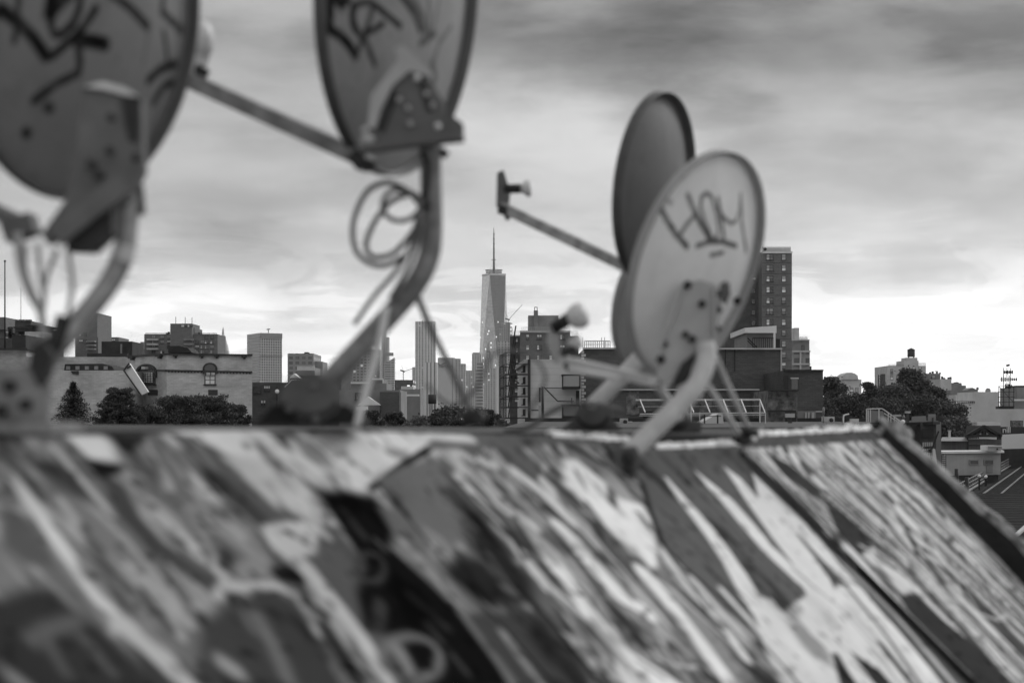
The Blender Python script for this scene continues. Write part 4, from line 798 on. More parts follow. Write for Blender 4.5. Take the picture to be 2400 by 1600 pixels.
def win_meshes(w, h, leaves, tone):
    key = (round(w, 2), round(h, 2), leaves, tone)
    if key in _wp: return _wp[key]
    fr = MB(); t = .085 * min(w, h)
    fr.box(-w / 2, w / 2, -.07, .01, h / 2 - t, h / 2); fr.box(-w / 2, w / 2, -.10, .01, -h / 2, -h / 2 + t); fr.box(-w / 2, -w / 2 + t, -.07, .01, -h / 2 + t, h / 2 - t); fr.box(w / 2 - t, w / 2, -.07, .01, -h / 2 + t, h / 2 - t)
    for i in range(1, leaves): x = -w / 2 + w * i / leaves; fr.box(x - t / 2, x + t / 2, -.07, .01, -h / 2 + t, h / 2 - t)
    fr.box(-w / 2 + t, w / 2 - t, -.06, .01, -t * .3, t * .3)
    fr.box(-w / 2 - t, w / 2 + t, -.16, .01, -h / 2 - t, -h / 2)
    pn = MB()
    for i in range(leaves):
        x0 = -w / 2 + w * i / leaves + t * .5; x1 = -w / 2 + w * (i + 1) / leaves - t * .5
        for j, (z0, z1) in enumerate(((-h / 2 + t, 0), (0, h / 2 - t))):
            dark = {'d': 1, 'm': (0, 2, 1, 3)[(2 * i + j) % 4], 'h': (1, 0)[j], 'a': (2, 3)[i % 2], 'b': (3, 2)[j], 'c': 0 if i == 0 else 1}[tone]
            pn.face([(x0, -.02, z0), (x1, -.02, z0), (x1, -.02, z1), (x0, -.02, z1)], None, dark)
    def me(b, n, ms):
        o = b.build(n, ms); m = o.data; bpy.data.objects.remove(o); return m
    _wp[key] = (me(fr, 'window', c_frame), me(pn, 'pane', [c_pane, c_paned, c_pane2, c_pane3])); return _wp[key]
def window(parent, p, w, h, leaves=2, tone='m', rz=0.):
    a, c = win_meshes(w, h, leaves, tone); o = bpy.data.objects.new('window', a); COL.objects.link(o); o.parent = parent; o.location = Vector(p) - wloc(parent); o.rotation_euler = (0, 0, rz)
    q = bpy.data.objects.new('pane', c); COL.objects.link(q); q.parent = o; return o
def wwin(parent, px, py, wall, w, h, leaves=2, tone='m'):
    (ax, ay), (bx, by) = wall; p = hitw(px, py, wall, .01); return window(parent, p, w, h, leaves, tone, math.atan2(by - ay, bx - ax))
def block(root, px0, px1, Y, depth, py, m, z0=0., name='wall', top=None, pybot=None, Y2=None, label=None):
    b = MB(); a = XY(px0, Y); c = XY(px1, Y2 or Y); z1 = ZZ(py, Y)
    if pybot: z0 = ZZ(pybot, Y)
    b.prism([a, c, (c[0], c[1] + depth), (a[0], a[1] + depth)], z0, z1, 0, 1 if top else None)
    return b.build(name, [m, top] if top else m, root, label=label)
def bthing(name, label, cat, px, Y, group=None): x, y = XY(px, Y); return thing(name, label, cat, (x, y, 0), group)
def simple(name, label, cat, px0, px1, Y, depth, py, m, top=c_gravel, extra=(), group=None, Y2=None):
    t = bthing(name, label, cat, (px0 + px1) / 2, Y, group); block(t, px0, px1, Y, depth, py, m, top=top, Y2=Y2)
    for nm, a, b_, dy, dd, p1, p0, mm in extra: block(t, a, b_, Y + dy, dd, p1, mm, name=nm, pybot=p0)
    return t
def rail_fence(parent, pxa, pxb, Y, py0, py1, n, m=c_steel, name='railing', th=.05):
    b = MB(); 
    for i in range(n + 1): x = pxa + (pxb - pxa) * i / n; b.bar(P(x, py0, Y), P(x, py1, Y), th)
    b.bar(P(pxa, py0, Y), P(pxb, py0, Y), th); b.bar(P(pxa, (py0 + py1) / 2, Y), P(pxb, (py0 + py1) / 2, Y), th * .7)
    return b.build(name, m, parent)
G_FAR = 'far skyline towers'; G_LOW = 'low buildings between the rooftop and the skyline'
# ground
b = MB(); b.face([(-9000, -60, 0), (9000, -60, 0), (9000, 14000, 0), (-9000, 14000, 0)], [(0, 0)] * 4); g = b.build('ground', c_ground); g['kind'] = 'structure'
# ------------------------------------------------------------------ far skyline
def tall_tower():
    Y = 5240.; px = 1157.5; x0, y0 = XY(px, Y); t = thing('skyscraper', 'tallest glass skyscraper with a needle spire', 'skyscraper', (x0, y0, 0), G_FAR)
    zt = ZZ(646, Y); k = Y / F; Rt = 29.2 * k; Rb = Rt * math.sqrt(2); zb = 58.
    m = glass_tower(); ang = [R(-90 - 19 + 90 * i) for i in range(4)]; T = [Vector((x0 + Rt * math.cos(a), y0 + Rt * math.sin(a), zt)) for a in ang]
    B = [Vector((x0 + Rb * math.cos(a + R(45)), y0 + Rb * math.sin(a + R(45)), zb)) for a in ang]
    b = MB()
    def tri(p, q, r):
        u = (q - p).normalized(); u = Vector((u.x, u.y, 0)); u = u.normalized() if u.length > .1 else Vector((1, 0, 0))
        if abs((q - p).z) > 5: u = Vector(((r - q).x, (r - q).y, 0)).normalized()
        b.face([p, q, r], [((v - p).dot(u) + 200, v.z) for v in (p, q, r)])
    for i in range(4):
        j = (i + 1) % 4; tri(B[i], T[j], T[i]); tri(B[i], B[j], T[j])
    b.face(T, [(0, 0)] * 4)
    z = [Vector((v.x, v.y, 0)) for v in B]
    for i in range(4): j = (i + 1) % 4; b.face([z[i], z[j], B[j], B[i]], [(0, 0), (60, 0), (60, zb), (0, zb)])
    b.build('wall', m, t)
    b = MB()
    for i in range(4): b.bar(T[i] + Vector((0, 0, 1.6)), T[(i + 1) % 4] + Vector((0, 0, 1.6)), 1.2, 5.5)
    b.build('parapet', c_light, t)
    b = MB(); c = Vector((x0, y0, zt))
    for i, (h, rr) in enumerate([(3, 20 * k), (9, 18.5 * k), (15, 19.5 * k)]):
        b.tube([c + Vector((rr * math.cos(a), rr * math.sin(a), h)) for a in np.linspace(0, 2 * math.pi, 33)[:-1]], 1.3, 6, closed=True)
    for a in np.linspace(0, 2 * math.pi, 13)[:-1]: b.bar(c + Vector((18 * k * math.cos(a), 18 * k * math.sin(a), -1)), c + Vector((18 * k * math.cos(a), 18 * k * math.sin(a), 16)), .8)
    b.build('communication_ring', c_iron, t)
    b = MB(); H = ZZ(533, Y) - zt
    b.tube([c, c + Vector((0, 0, 22)), c + Vector((0, 0, .38 * H)), c + Vector((0, 0, .8 * H)), c + Vector((0, 0, H))], [3.6, 3.2, 2.4, 1.7, .6], 8)
    for q in [.33, .48, .56, .66, .76, .86]: b.tube([c + Vector((0, 0, q * H - .8)), c + Vector((0, 0, q * H + .8))], 6.0 if q == .33 else 3.2, 8)
    sp = b.build('spire', c_iron, t); b = MB()
    for a in range(4): b.bar(c + Vector((12 * math.cos(a * 1.57 + .4), 12 * math.sin(a * 1.57 + .4), 14)), c + Vector((0, 0, .33 * H)), .28)
    b.build('stay_cable', c_mid, sp)
tall_tower()
def crane(px, py, Y, jib, mast_py, label, sc_=1.):
    t = thing('tower_crane', label, 'crane', P(px, mast_py, Y)); k = Y / F; b = MB(); b.bar(P(px, mast_py, Y), P(px, py, Y), 1.6 * k); b.build('mast', c_iron, t)
    b = MB(); b.bar(P(px, py + 3, Y), P(jib[0], jib[1], Y), 1.1 * k * sc_); b.build('jib', c_iron, t)
    b = MB(); b.bar(P(px + 4, py + 3, Y), P(px - 7, py - 1, Y), 3.2 * k); b.build('counterweight', c_iron, t)
    b = MB(); b.bar(P(px, py, Y), P(px - 4, py - 12, Y), .6 * k); b.bar(P(px - 4, py - 12, Y), P(jib[0] * .6 + px * .4, jib[1] * .6 + py * .4, Y), .3 * k); b.build('tie_bar', c_iron, t)
crane(1191, 747, 5000, (1224, 714), 800, 'slim luffing crane on the unfinished tower beside the glass skyscraper')
crane(945, 868, 1400, (968, 863), 892, 'small tower crane standing above the lit construction floors')
t = simple('skyscraper', 'unfinished ragged tower right of the glass skyscraper, with a crane on top', 'skyscraper', 1176, 1196, 5000, 40, 755, f_grid, group=G_FAR, extra=[('setback', 1170, 1180, -3, 40, 768, 960, f_grid)])
b = MB(); Yq = 4990
for i in range(9): b.bar(P(1196, 758 + 9 * i, Yq), P(1201 - (i % 2), 758 + 9 * i, Yq), 2.5)
b.bar(P(1200, 768, Yq), P(1200, 840, Yq), 2); b.build('hoist', c_iron, t)
def spire_tower():
    Y = 4200.; t = bthing('spire_tower', 'pale stone tower tapering to a thin spire beside the brick apartment block', 'tower', 521, Y, G_FAR); b = MB(); k = Y / F; c = P(521, 978, Y)
    block(t, 508, 534, Y, 24 * k, 822, f_gridp)
    q = lambda py, hw: (ZZ(py, Y), hw * k)
    pr = [q(822, 12), (ZZ(812, Y), 11 * k), q(796, 6.5), q(786, 4.5), q(784, 2.6), q(776, 2.2), q(772, 1.6), q(765, .3)]; i0 = len(b.v)
    for z, h in pr:
        for sx, sy in ((-1, -1), (1, -1), (1, 1), (-1, 1)): b.v.append((c.x + sx * h, Y + 12 * k + sy * h, z))
    b.grid_faces(i0, [(4 * r + s, 4 * r + (s + 1) % 4, 4 * r + 4 + (s + 1) % 4, 4 * r + 4 + s) for r in range(len(pr) - 1) for s in range(4)], 0, False); b.build('spire', c_light, t)
spire_tower()
def slab_tower():
    t = bthing('office_slab', 'broad office slab with pale vertical columns and a darker banded end', 'office tower', 620, 3000, G_FAR)
    A, B, C = XY(579, 3060), XY(609, 3000), XY(661, 3020); D = (A[0] + C[0] - B[0], A[1] + C[1] - B[1]); zt = ZZ(780, 3000); b = MB()
    b.prism([A, B, C, D], 0, zt); me = b
    me.mi = [1, 0, 1, 0, 1, 1][:len(me.mi)]; me.build('wall', [f_fins, f_horiz], t)
    b = MB(); wl = (A, B); wr = (B, C); wslab(b, [(609.5, 792), (661, 793), (661, 781.5), (609.5, 780)], wr, 1.2); b.build('crown_band', c_mid, t)
    b = MB(); wslab(b, [(609.5, 836), (661, 836), (661, 833), (609.5, 833)], wr, 1.2); b.build('mid_band', c_mid, t)
    b = MB(); b.bar(P(629, 780, 3010), P(629, 770, 3010), 1.2); b.bar(P(625, 772, 3010), P(633, 771, 3010), 1.5); b.build('antenna', c_iron, t)
slab_tower()
simple('office_block', 'plain dark office block left of the middle dish mast', 'office building', 674, 735, 1500, 60, 828, f_grid, group=G_FAR, extra=[('penthouse', 713, 722, 5, 12, 825, 830, c_dark), ('wing', 735, 756, 10, 40, 847, 978, c_mid)])
simple('office_tower', 'dark gridded tower right of the middle dish mast', 'office tower', 826, 866, 2600, 60, 812, f_grid, group=G_FAR, extra=[('wing', 800, 828, 10, 50, 830, 978, c_mid)])
simple('office_tower', 'plain brownish tower with a slit of lights beside the gridded one', 'office tower', 866, 890, 2400, 50, 818, f_block, group=G_FAR)
simple('skyscraper', 'very slim dark tower behind the middle dish strut', 'skyscraper', 894, 903, 3900, 40, 765, f_horiz, group=G_FAR, extra=[('shaft', 903, 911, 6, 30, 790, 978, f_gridp)])
def wedge():
    Y = 3500.; t = bthing('glass_tower', 'pale glass tower with a slanted roof', 'office tower', 912, Y, G_FAR); a, c = XY(901, Y), XY(924, Y); b = MB()
    b.prism([a, c, (c[0], Y + 30), (a[0], Y + 30)], 0, [ZZ(852, Y), ZZ(838, Y), ZZ(838, Y), ZZ(852, Y)]); b.build('wall', f_glass, t)
    b = MB(); b.bar(P(901, 830, Y), P(922, 830, Y), 6); b.bar(P(902, 830, Y + 5), P(902, 852, Y + 5), 4); b.build('crown_frame', c_mid, t)
wedge()
simple('construction_block', 'low dark block of lit floors under the small crane', 'building', 925, 968, 1400, 40, 890, f_lit, group=G_FAR)
t = simple('skyscraper', 'slim tower with rippled vertical ribs', 'skyscraper', 973, 1020, 4300, 45, 753, f_ribs, group=G_FAR, extra=[('step', 966, 974, 4, 30, 860, 978, f_ribs), ('shoulder', 994, 1020, -4, 45, 753, 978, f_ribs)])
b = MB(); [b.bar(P(x, 753, 4310), P(x, y, 4310), 1.4) for x, y in [(996, 749), (1001, 751), (990, 751)]]; b.build('antenna', c_iron, t)
simple('office_tower', 'white tower of dark vertical stripes below the rippled tower', 'office tower', 994, 1025, 3300, 40, 849, f_stripe, group=G_FAR)
def sign_slab():
    Y = 3200.; t = simple('office_tower', 'blank pale slab with a check mark sign near its top', 'office tower', 1026, 1066, Y, 45, 838, f_plain, group=G_FAR, extra=[('shoulder', 1066, 1079, 4, 40, 840, 978, f_gridp), ('shoulder', 1079, 1091, 8, 40, 852, 978, f_gridp)])
    o = text('verizon', 8.2, c_iron, P(1028.5, 861, Y - 1.2), 'sign', t); o['label'] = 'dark lettering under the check mark'
    b = MB(); b.bar(P(1027, 851, Y - 1), P(1031, 856, Y - 1), 1.3); b.bar(P(1031, 856, Y - 1), P(1048, 848, Y - 1), 1.0); b.build('check_mark', c_iron, t)
sign_slab()
simple('office_tower', 'stepped pale tower right of the check mark slab', 'office tower', 1106, 1128, 3900, 40, 829, f_gridp, group=G_FAR, extra=[('step', 1091, 1107, 5, 30, 868, 978, f_gridp), ('step', 1108, 1124, 3, 25, 826, 832, c_mid)])
simple('office_block', 'white block of dark floor bands at the foot of the glass skyscraper', 'office building', 1117, 1132, 2400, 30, 848, f_glass, group=G_FAR, extra=[('wall', 1114, 1120, 4, 20, 866, 978, f_glass)])
def ornate():
    Y = 3600.; k = Y / F; t = simple('civic_tower', 'ornate pale stone building with a stepped lantern top in front of the glass skyscraper', 'building', 1130, 1166, Y, 50, 862, f_gridp, group=G_FAR, extra=[('tier', 1135, 1156, 3, 30, 840, 864, f_gridp), ('tier', 1138, 1152, 5, 20, 826, 842, f_gridp)])
    b = MB(); c = P(1145, 826, Y + 12); b.lathe(c, (0, 0, 1), [(0, 5 * k), (6 * k, 5 * k), (7 * k, 4 * k), (14 * k, 3.4 * k), (15 * k, 2.6 * k), (20 * k, 1.6 * k), (26 * k, .4 * k)], 10); b.build('lantern', c_mid, t)
ornate()
simple('office_tower', 'grey gridded tower between the ornate building and the near brick apartments', 'office tower', 1166, 1196, 3000, 40, 800, f_gridp, group=G_FAR, extra=[('shaft', 1163, 1180, -5, 30, 858, 978, f_stripe)])
# ------------------------------------------------------------------ left: brick apartment blocks
def win_grid(root, pxs, pys, Y, w, h, leaves=2, seed=1, skip=.1):
    r = random.Random(seed); wl = (XY(pxs[0] - 1, Y), XY(pxs[-1] + 1, Y))
    for y in pys:
        for x in pxs:
            if r.random() > skip: window(root, P(x, y, Y - .01), w, h, leaves, r.choice('mddabh'))
def left_block():
    Y = 640.; k = Y / F; t = bthing('apartment_block', 'wide dark brick apartment block with a taller middle and balcony bands', 'apartment building', 424, Y)
    block(t, 338, 510, Y, 18, 783, c_brick2, top=c_gravel); block(t, 399, 450, Y - 1.5, 16, 758, c_brick2, name='stair_tower', top=c_gravel); block(t, 404, 456, Y + 2, 16, 768, c_brick2, name='stair_tower')
    win_grid(t, [360, 380, 396, 462, 474, 484, 497], [790, 801.5, 813, 824], Y, 1.35, 1.15, 2, 3, .1)
    for x in (432, 444): window(t, P(x, 762.5, Y - 1.51), 2.2, 1.1, 2, 'm')
    for x0, x1 in ((347, 372), (434, 456)):
        for y in (795, 806, 817):
            b = MB(); b.box(P(x0, 0, Y).x, P(x1, 0, Y).x, Y - 2.6, Y - 1.55 if x0 > 400 else Y, ZZ(y + 3, Y), ZZ(y - 1, Y)); b.build('balcony', c_trim if x0 < 400 else c_mid, t)
    rail_fence(t, 341, 398, Y - .5, 780.5, 783, 22, c_iron, th=.10); rail_fence(t, 458, 508, Y - .5, 780.5, 783, 18, c_iron, th=.10)
    b = MB(); [b.bar(P(x, 758, Y), P(x, y, Y), .16) for x, y in [(412, 742), (434, 743), (450, 744)]]; b.build('antenna', c_iron, t)
    b = MB(); [b.box(P(x, 0, Y).x, P(x + 3, 0, Y).x, Y + 4, Y + 6, ZZ(784, Y), ZZ(y, Y)) for x, y in [(388, 776), (384, 778), (460, 777)]]; b.build('roof_vent', c_iron, t)
left_block()
simple('stone_tower', 'small pale stone tower top left of the wide brick apartment block', 'tower', 326, 338, 900, 12, 812, f_gridp, extra=[('turret', 329, 337, 2, 8, 801, 814, c_mid)])
t = simple('apartment_tower', 'tall plain dark slab standing behind the left dish mast', 'apartment building', 176, 228, 560, 20, 733, c_brick2, extra=[('wing', 196, 230, -8, 14, 790, 978, c_brick2)]); win_grid(t, [190, 199], [783, 800], 552, 1.3, 1.1, 2, 2, 0)
for y in (800, 809, 818):
    b = MB(); b.box(P(206, 0, 552).x, P(226, 0, 552).x, 549.6, 551.9, ZZ(y + 2, 552), ZZ(y - 1, 552)); b.build('balcony', c_mid, t)
t = simple('apartment_block', 'low dark brick block with roof vents left of the flat black box', 'apartment building', 228, 278, 600, 16, 790, c_brick2, extra=[('stair_head', 232, 236, 2, 4, 783, 792, c_brick), ('stair_head', 237, 241, 2, 4, 786, 792, c_brick)]); win_grid(t, [246, 256, 266], [798, 808], 600, 1.2, 1.1, 2, 5, 0)
t = simple('roof_bulkhead', 'flat topped black box with a thin pipe above the pale fortress wall', 'bulkhead', 238, 310, 190, 6, 800, c_dark, top=c_trim); b = MB(); b.bar(P(284, 838, 189.5), P(284, 806, 189.5), .16); b.build('pipe', c_mid, t)
t = simple('castle_tower', 'dark crenellated turret building at the far left', 'building', 35, 100, 300, 14, 768, c_brick3, extra=[('turret', 35, 72, -2, 8, 752, 776, c_brick3), ('eave', 32, 76, -3, 12, 765, 769, c_dark), ('ledge', 58, 100, -3, 12, 761, 764, c_dark)])
for x in (38, 46, 54, 62, 69):
    block(t, x - 2.4, x + 2.4, 297.5, 1, 748.5, c_brick3, name='merlon', pybot=753)
win_grid(t, [50, 56], [774, 786], 300, .9, 1.2, 1, 9, 0); block(t, 58, 100, 292, 6, 777, c_pale, name='annex', pybot=978)
t = simple('apartment_block', 'brick block with pale windows at the left picture edge', 'apartment building', -60, 34, 330, 14, 770, c_brick2, extra=[('stair_tower', -60, 11, -2, 10, 743, 772, c_brick2)]); win_grid(t, [20, 33 - 4], [776, 790], 330, 1.3, 1.5, 2, 4, 0)
def pole(name, label, px, py0, py1, Y, r0, r1, knob=True):
    t = MB(); t.tube([P(px, py1, Y), P(px, py0, Y)], [r0, r1], 8)
    if knob: t.ball(P(px, py0, Y), r1 * 2, 8, 6)
    return tag(t.build(name, c_iron, loc=P(px, py1, Y)), label, name.replace('_', ' '))
pole('flag_pole', 'tall thin pole with a ball top at the left picture edge', 11.5, 612, 820, 200, .09, .06)
pole('antenna_mast', 'fine antenna mast rising from the crenellated turret', 49, 674, 750, 299, .05, .03, False)
simple('brick_house', 'dark low house with a dark roof beneath the turret building', 'house', 28, 60, 240, 10, 785, c_dark, extra=[('wall', -40, 30, 6, 8, 792, 978, c_brick3)])
# ------------------------------------------------------------------ left: pale fortress building
def armory():
    t = bthing('brick_fortress', 'pale brick fortress building with stepped corbels and dark arched windows', 'building', 440, 150)
    a, b_, c = (300, 158), (391, 150), (591, 152); A, B, C = XY(*a), XY(*b_), XY(*c); wl, wr = (A, B), (B, C); zt = ZZ(832, 150)
    m = MB(); m.prism([A, B, C, (C[0] - 4, C[1] + 14), (A[0] + 3, A[1] + 12)], 0, zt, 0, 1); m.build('wall', [c_pale, c_gravel], t)
    m = MB()
    for w, q in ((wl, [(300, 833.5), (391, 828), (391, 831.5), (300, 837)]), (wr, [(391, 828), (591, 830), (591, 834), (391, 831.5)])): wslab(m, list(reversed(q)), w, .22)
    m.build('coping', c_cop, t)
    for px, py, w in [(313, 837, wl), (377, 833, wl), (411, 832, wr), (473, 832.5, wr), (508, 833, wr), (572, 834.5, wr)]:
        m = MB(); wslab(m, [(px - 6, py + 3), (px + 5, py + 3), (px + 5, py - 1), (px - 6, py - 1)], w, .30); wslab(m, [(px - 2, py + 7), (px + 3, py + 7), (px + 3, py + 3), (px - 2, py + 3)], w, .22); m.build('corbel', c_cop, t)
    m = MB(); wslab(m, [(370, 869.5), (391, 870), (391, 866), (370, 866)], wl, .12); wslab(m, [(391, 870), (591, 874), (591, 870), (391, 866)], wr, .12)
    for i in range(26): x = 394 + 7.6 * i; y = 870 + (x - 391) * .02; wslab(m, [(x, y + 2), (x + 3, y + 2), (x + 3, y), (x, y)], wr, .09)
    m.build('string_course', c_cop, t)
    def arch(pxc, hw, py0, py1, wall, lit):
        m = MB(); q = [(pxc - hw, py1), (pxc + hw, py1)] + [(pxc + hw * math.cos(s), py0 + hw * .85 - hw * .85 * math.sin(s)) for s in np.linspace(0, math.pi, 12)]; wslab(m, q, wall, .05); w_ = m.build('window', c_paned, t)
        m = MB(); n = 14; ro, ri = hw + 4, hw
        for i in range(n):
            s0, s1 = math.pi * i / n, math.pi * (i + 1) / n; f = lambda r, s: (pxc + r * math.cos(s), py0 + hw * .85 - r * .85 * math.sin(s)); wslab(m, [f(ri, s1), f(ri, s0), f(ro, s0), f(ro, s1)], wall, .14)
        for sx in (-1, 1): x0, x1 = sorted((pxc + sx * hw, pxc + sx * ro)); wslab(m, [(x0, py0 + hw * .85 + 12), (x1, py0 + hw * .85 + 12), (x1, py0 + hw * .85), (x0, py0 + hw * .85)], wall, .13)
        m.build('arch_hood', c_cop, w_)
        m = MB(); wslab(m, [(pxc - hw - 2, py1 + 3), (pxc + hw + 2, py1 + 3), (pxc + hw + 2, py1), (pxc - hw - 2, py1)], wall, .2); m.build('sill', c_cop, w_)
        m = MB()
        if lit:
            for x in (-1, 1):
                for j in (0, 1): x0 = pxc + (-10.5 if x < 0 else .8); wslab(m, rect(x0, 881 + 10 * j, x0 + 9.6, 889.5 + 10 * j), wall, .08)
            m.build('pane', c_white, w_)
            for x0 in (483, 494): m = MB(); wslab(m, rect(x0, 873, x0 + 8, 879), wall, .35); m.build('air_conditioner', c_trim, w_)
        else:
            for r in range(5):
                for x in range(4): wslab(m, rect(pxc - 8 + 6 * x, 873 + 5 * r, pxc - 4 + 6 * x, 876 + 5 * r), wall, .07)
            m.build('pane', c_pane, w_); m = MB(); wslab(m, rect(pxc - 4, 859, pxc + 4, 865), wall, .35); m.build('air_conditioner', c_trim, w_)
    arch(345, 20, 856, 900, wl, False); arch(492, 13, 853, 900, wr, True)
    for x, y, w in [(362, 920, wl), (502, 920, wr)]:
        m = MB(); wslab(m, rect(x - 14, y - 7, x + 8, y + 6), w, .06); m.build('window', c_frame, t)
    m = MB(); m.slab([P(394, 827, 156), P(394, 811, 156), P(420, 810, 156), P(440, 815, 156), P(450, 826, 156)][::-1], 4); m.build('stair_hood', c_dark, t)
    # annex on the left with a plain flat parapet
    block(t, 100, 302, 149, 8, 868, c_pale, name='annex', top=c_trim); block(t, 60, 300, 165, 8, 836, c_pale, name='rear_wall', top=c_gravel)
    m = MB(); m.slab([P(150, 868, 158), P(152, 853, 158), P(240, 852, 158), (P(262, 858, 158)), P(268, 867, 158)][::-1], 5); m.build('vaulted_skylight', c_dark, t)
    m = MB(); [m.bar(P(160 + 22 * i, 866, 157.9), P(160 + 22 * i, 858, 157.9), .3) for i in range(5)]; m.build('skylight_rib', c_mid, t)
    m = MB(); m.slab([P(165, 869, 148.9), P(184, 869, 148.9), P(184, 878, 148.9), P(170, 876, 148.9)], .3); m.build('scupper', c_cop, t)
    m = MB(); m.bar(P(205, 832, 164), P(300, 832, 164), .3); m.build('rear_coping', c_cop, t)
armory()
b = MB(); b.slab([P(303, 851, 147), P(290, 868, 147), P(331, 926, 147), P(347, 918, 147)], .5)
t = b.build('metal_chute', c_white, loc=P(318, 900, 147)); tag(t, 'white slanted metal chute leaning across the fortress wall', 'chute')
b = MB(); b.bar(P(303, 851, 146.9), P(290, 868, 146.9), .12); b.bar(P(290, 868, 146.9), P(331, 926, 146.9), .10); b.bar(P(298, 863, 146.9), P(307, 857, 146.9), .12); b.build('edge_trim', c_frame, t)
simple('brick_house', 'pale plain walled house at the left edge behind the dish foot', 'house', -80, 62, 200, 10, 818, c_pale, extra=[('roof_edge', -80, 64, -1, 11, 815, 819, c_cop)])
# ------------------------------------------------------------------ low buildings, centre left
t = simple('brick_house', 'dark house with barred pale windows beside the fortress corner', 'house', 591, 690, 210, 12, 896, c_brick3, group=G_LOW)
window(t, P(602, 913, 209.98), .85, .75, 1, 'd'); 
for x in (621, 626, 631): window(t, P(x, 910, 209.98), .2, .6, 1, 'h')
for x in (614, 620): window(t, P(x, 944, 209.98), .22, .6, 1, 'h')
b = MB(); b.slab([P(591, 905, 211), P(605, 893, 211), P(612, 896, 211), P(612, 905, 211)][::-1], 3); b.build('roof_slope', c_mid, t)
t = simple('brick_house', 'house with a white edged sloping roof line left of the mast plate', 'house', 680, 800, 205, 12, 886, c_brick3, group=G_LOW); b = MB(); b.bar(P(667, 907, 204.5), P(684, 890, 204.5), .12); b.bar(P(684, 890, 204.5), P(722, 889, 204.5), .1); b.build('roof_edge', c_white, t)
t = simple('loft_building', 'pale topped building with a fence of railings left of the mast', 'building', 697, 738, 420, 12, 861, c_mid, group=G_LOW, extra=[('lower_wall', 690, 760, -6, 10, 880, 978, c_brick3)]); rail_fence(t, 697, 737, 419, 858, 868, 20, c_white, th=.12)
t = simple('small_house', 'tiny white gable peeking over the dark houses', 'house', 679, 700, 330, 6, 884, c_light, group=G_LOW); b = MB(); b.slab([P(679, 884, 330), P(700, 884, 330), P(689, 875, 330)], 4); b.build('gable', c_white, t)
t = simple('warehouse', 'long low grey shed with a thin white roof line', 'warehouse', 818, 906, 300, 14, 898, c_mid, group=G_LOW, extra=[('tall_part', 873, 900, 4, 10, 889, 978, c_mid)]); b = MB(); b.bar(P(818, 897, 299.7), P(865, 897, 299.7), .25); b.bar(P(872, 888, 303), P(898, 888, 303), .25); b.bar(P(898, 888, 302), P(898, 915, 302), .2); b.build('roof_edge', c_white, t)
t = simple('warehouse', 'wide grey low building with dark doorways behind the pale strut', 'warehouse', 795, 938, 190, 12, 914, c_mid, group=G_LOW, extra=[('lean_to', 890, 936, -3, 3, 918, 978, c_brick3)]); b = MB(); b.slab([P(838, 949, 186), P(892, 949, 186), P(862, 929, 186)], 2); b.build('gable_roof', c_white, t)
window(t, P(843, 928, 189.98), .9, .7, 1, 'd'); b = MB(); b.bar(P(835, 958, 180), P(862, 956, 180), .35); b.build('canopy', c_white, t)
t = simple('small_house', 'low house with a flat white canopy right of the grey warehouse', 'house', 935, 985, 260, 8, 912, c_mid, group=G_LOW, extra=[('stair_head', 940, 968, 3, 5, 905, 914, c_light)]); b = MB(); b.bar(P(944, 926, 257), P(982, 926, 257), 1.5, .25); b.bar(P(938, 922, 257), P(948, 932, 257), .2); b.build('canopy', c_white, t)
b = MB(); b.lathe(P(1013, 946, 230), (0, 0, 1), [(0, .5), (0, .5), (1.1, .5), (1.12, .45)], 14); w = b.build('water_tank', c_cop, loc=P(1013, 978, 230)); tag(w, 'small dark water tank on legs below the white striped tower', 'water tank'); b = MB(); [b.bar(P(1013 + dx, 978, 230), P(1013 + dx, 946, 230), .09) for dx in (-7, 0, 7)]; b.build('leg', c_iron, w)
b = MB(); b.lathe(P(649.5, 917, 150), (0, -1, 0), [(0, .17), (.06, .17), (.06, 0)], 18); w = b.build('round_sign', c_white, loc=P(649.5, 940, 150)); tag(w, 'round white sign disc on a thin dark post by the dark houses', 'sign'); b = MB(); b.bar(P(649.5, 975, 150.1), P(649.5, 905, 150.1), .07); b.box(P(647, 0, 150).x, P(652, 0, 150).x, 149.9, 150.05, ZZ(938, 150), ZZ(925, 150)); b.build('post', c_iron, w)
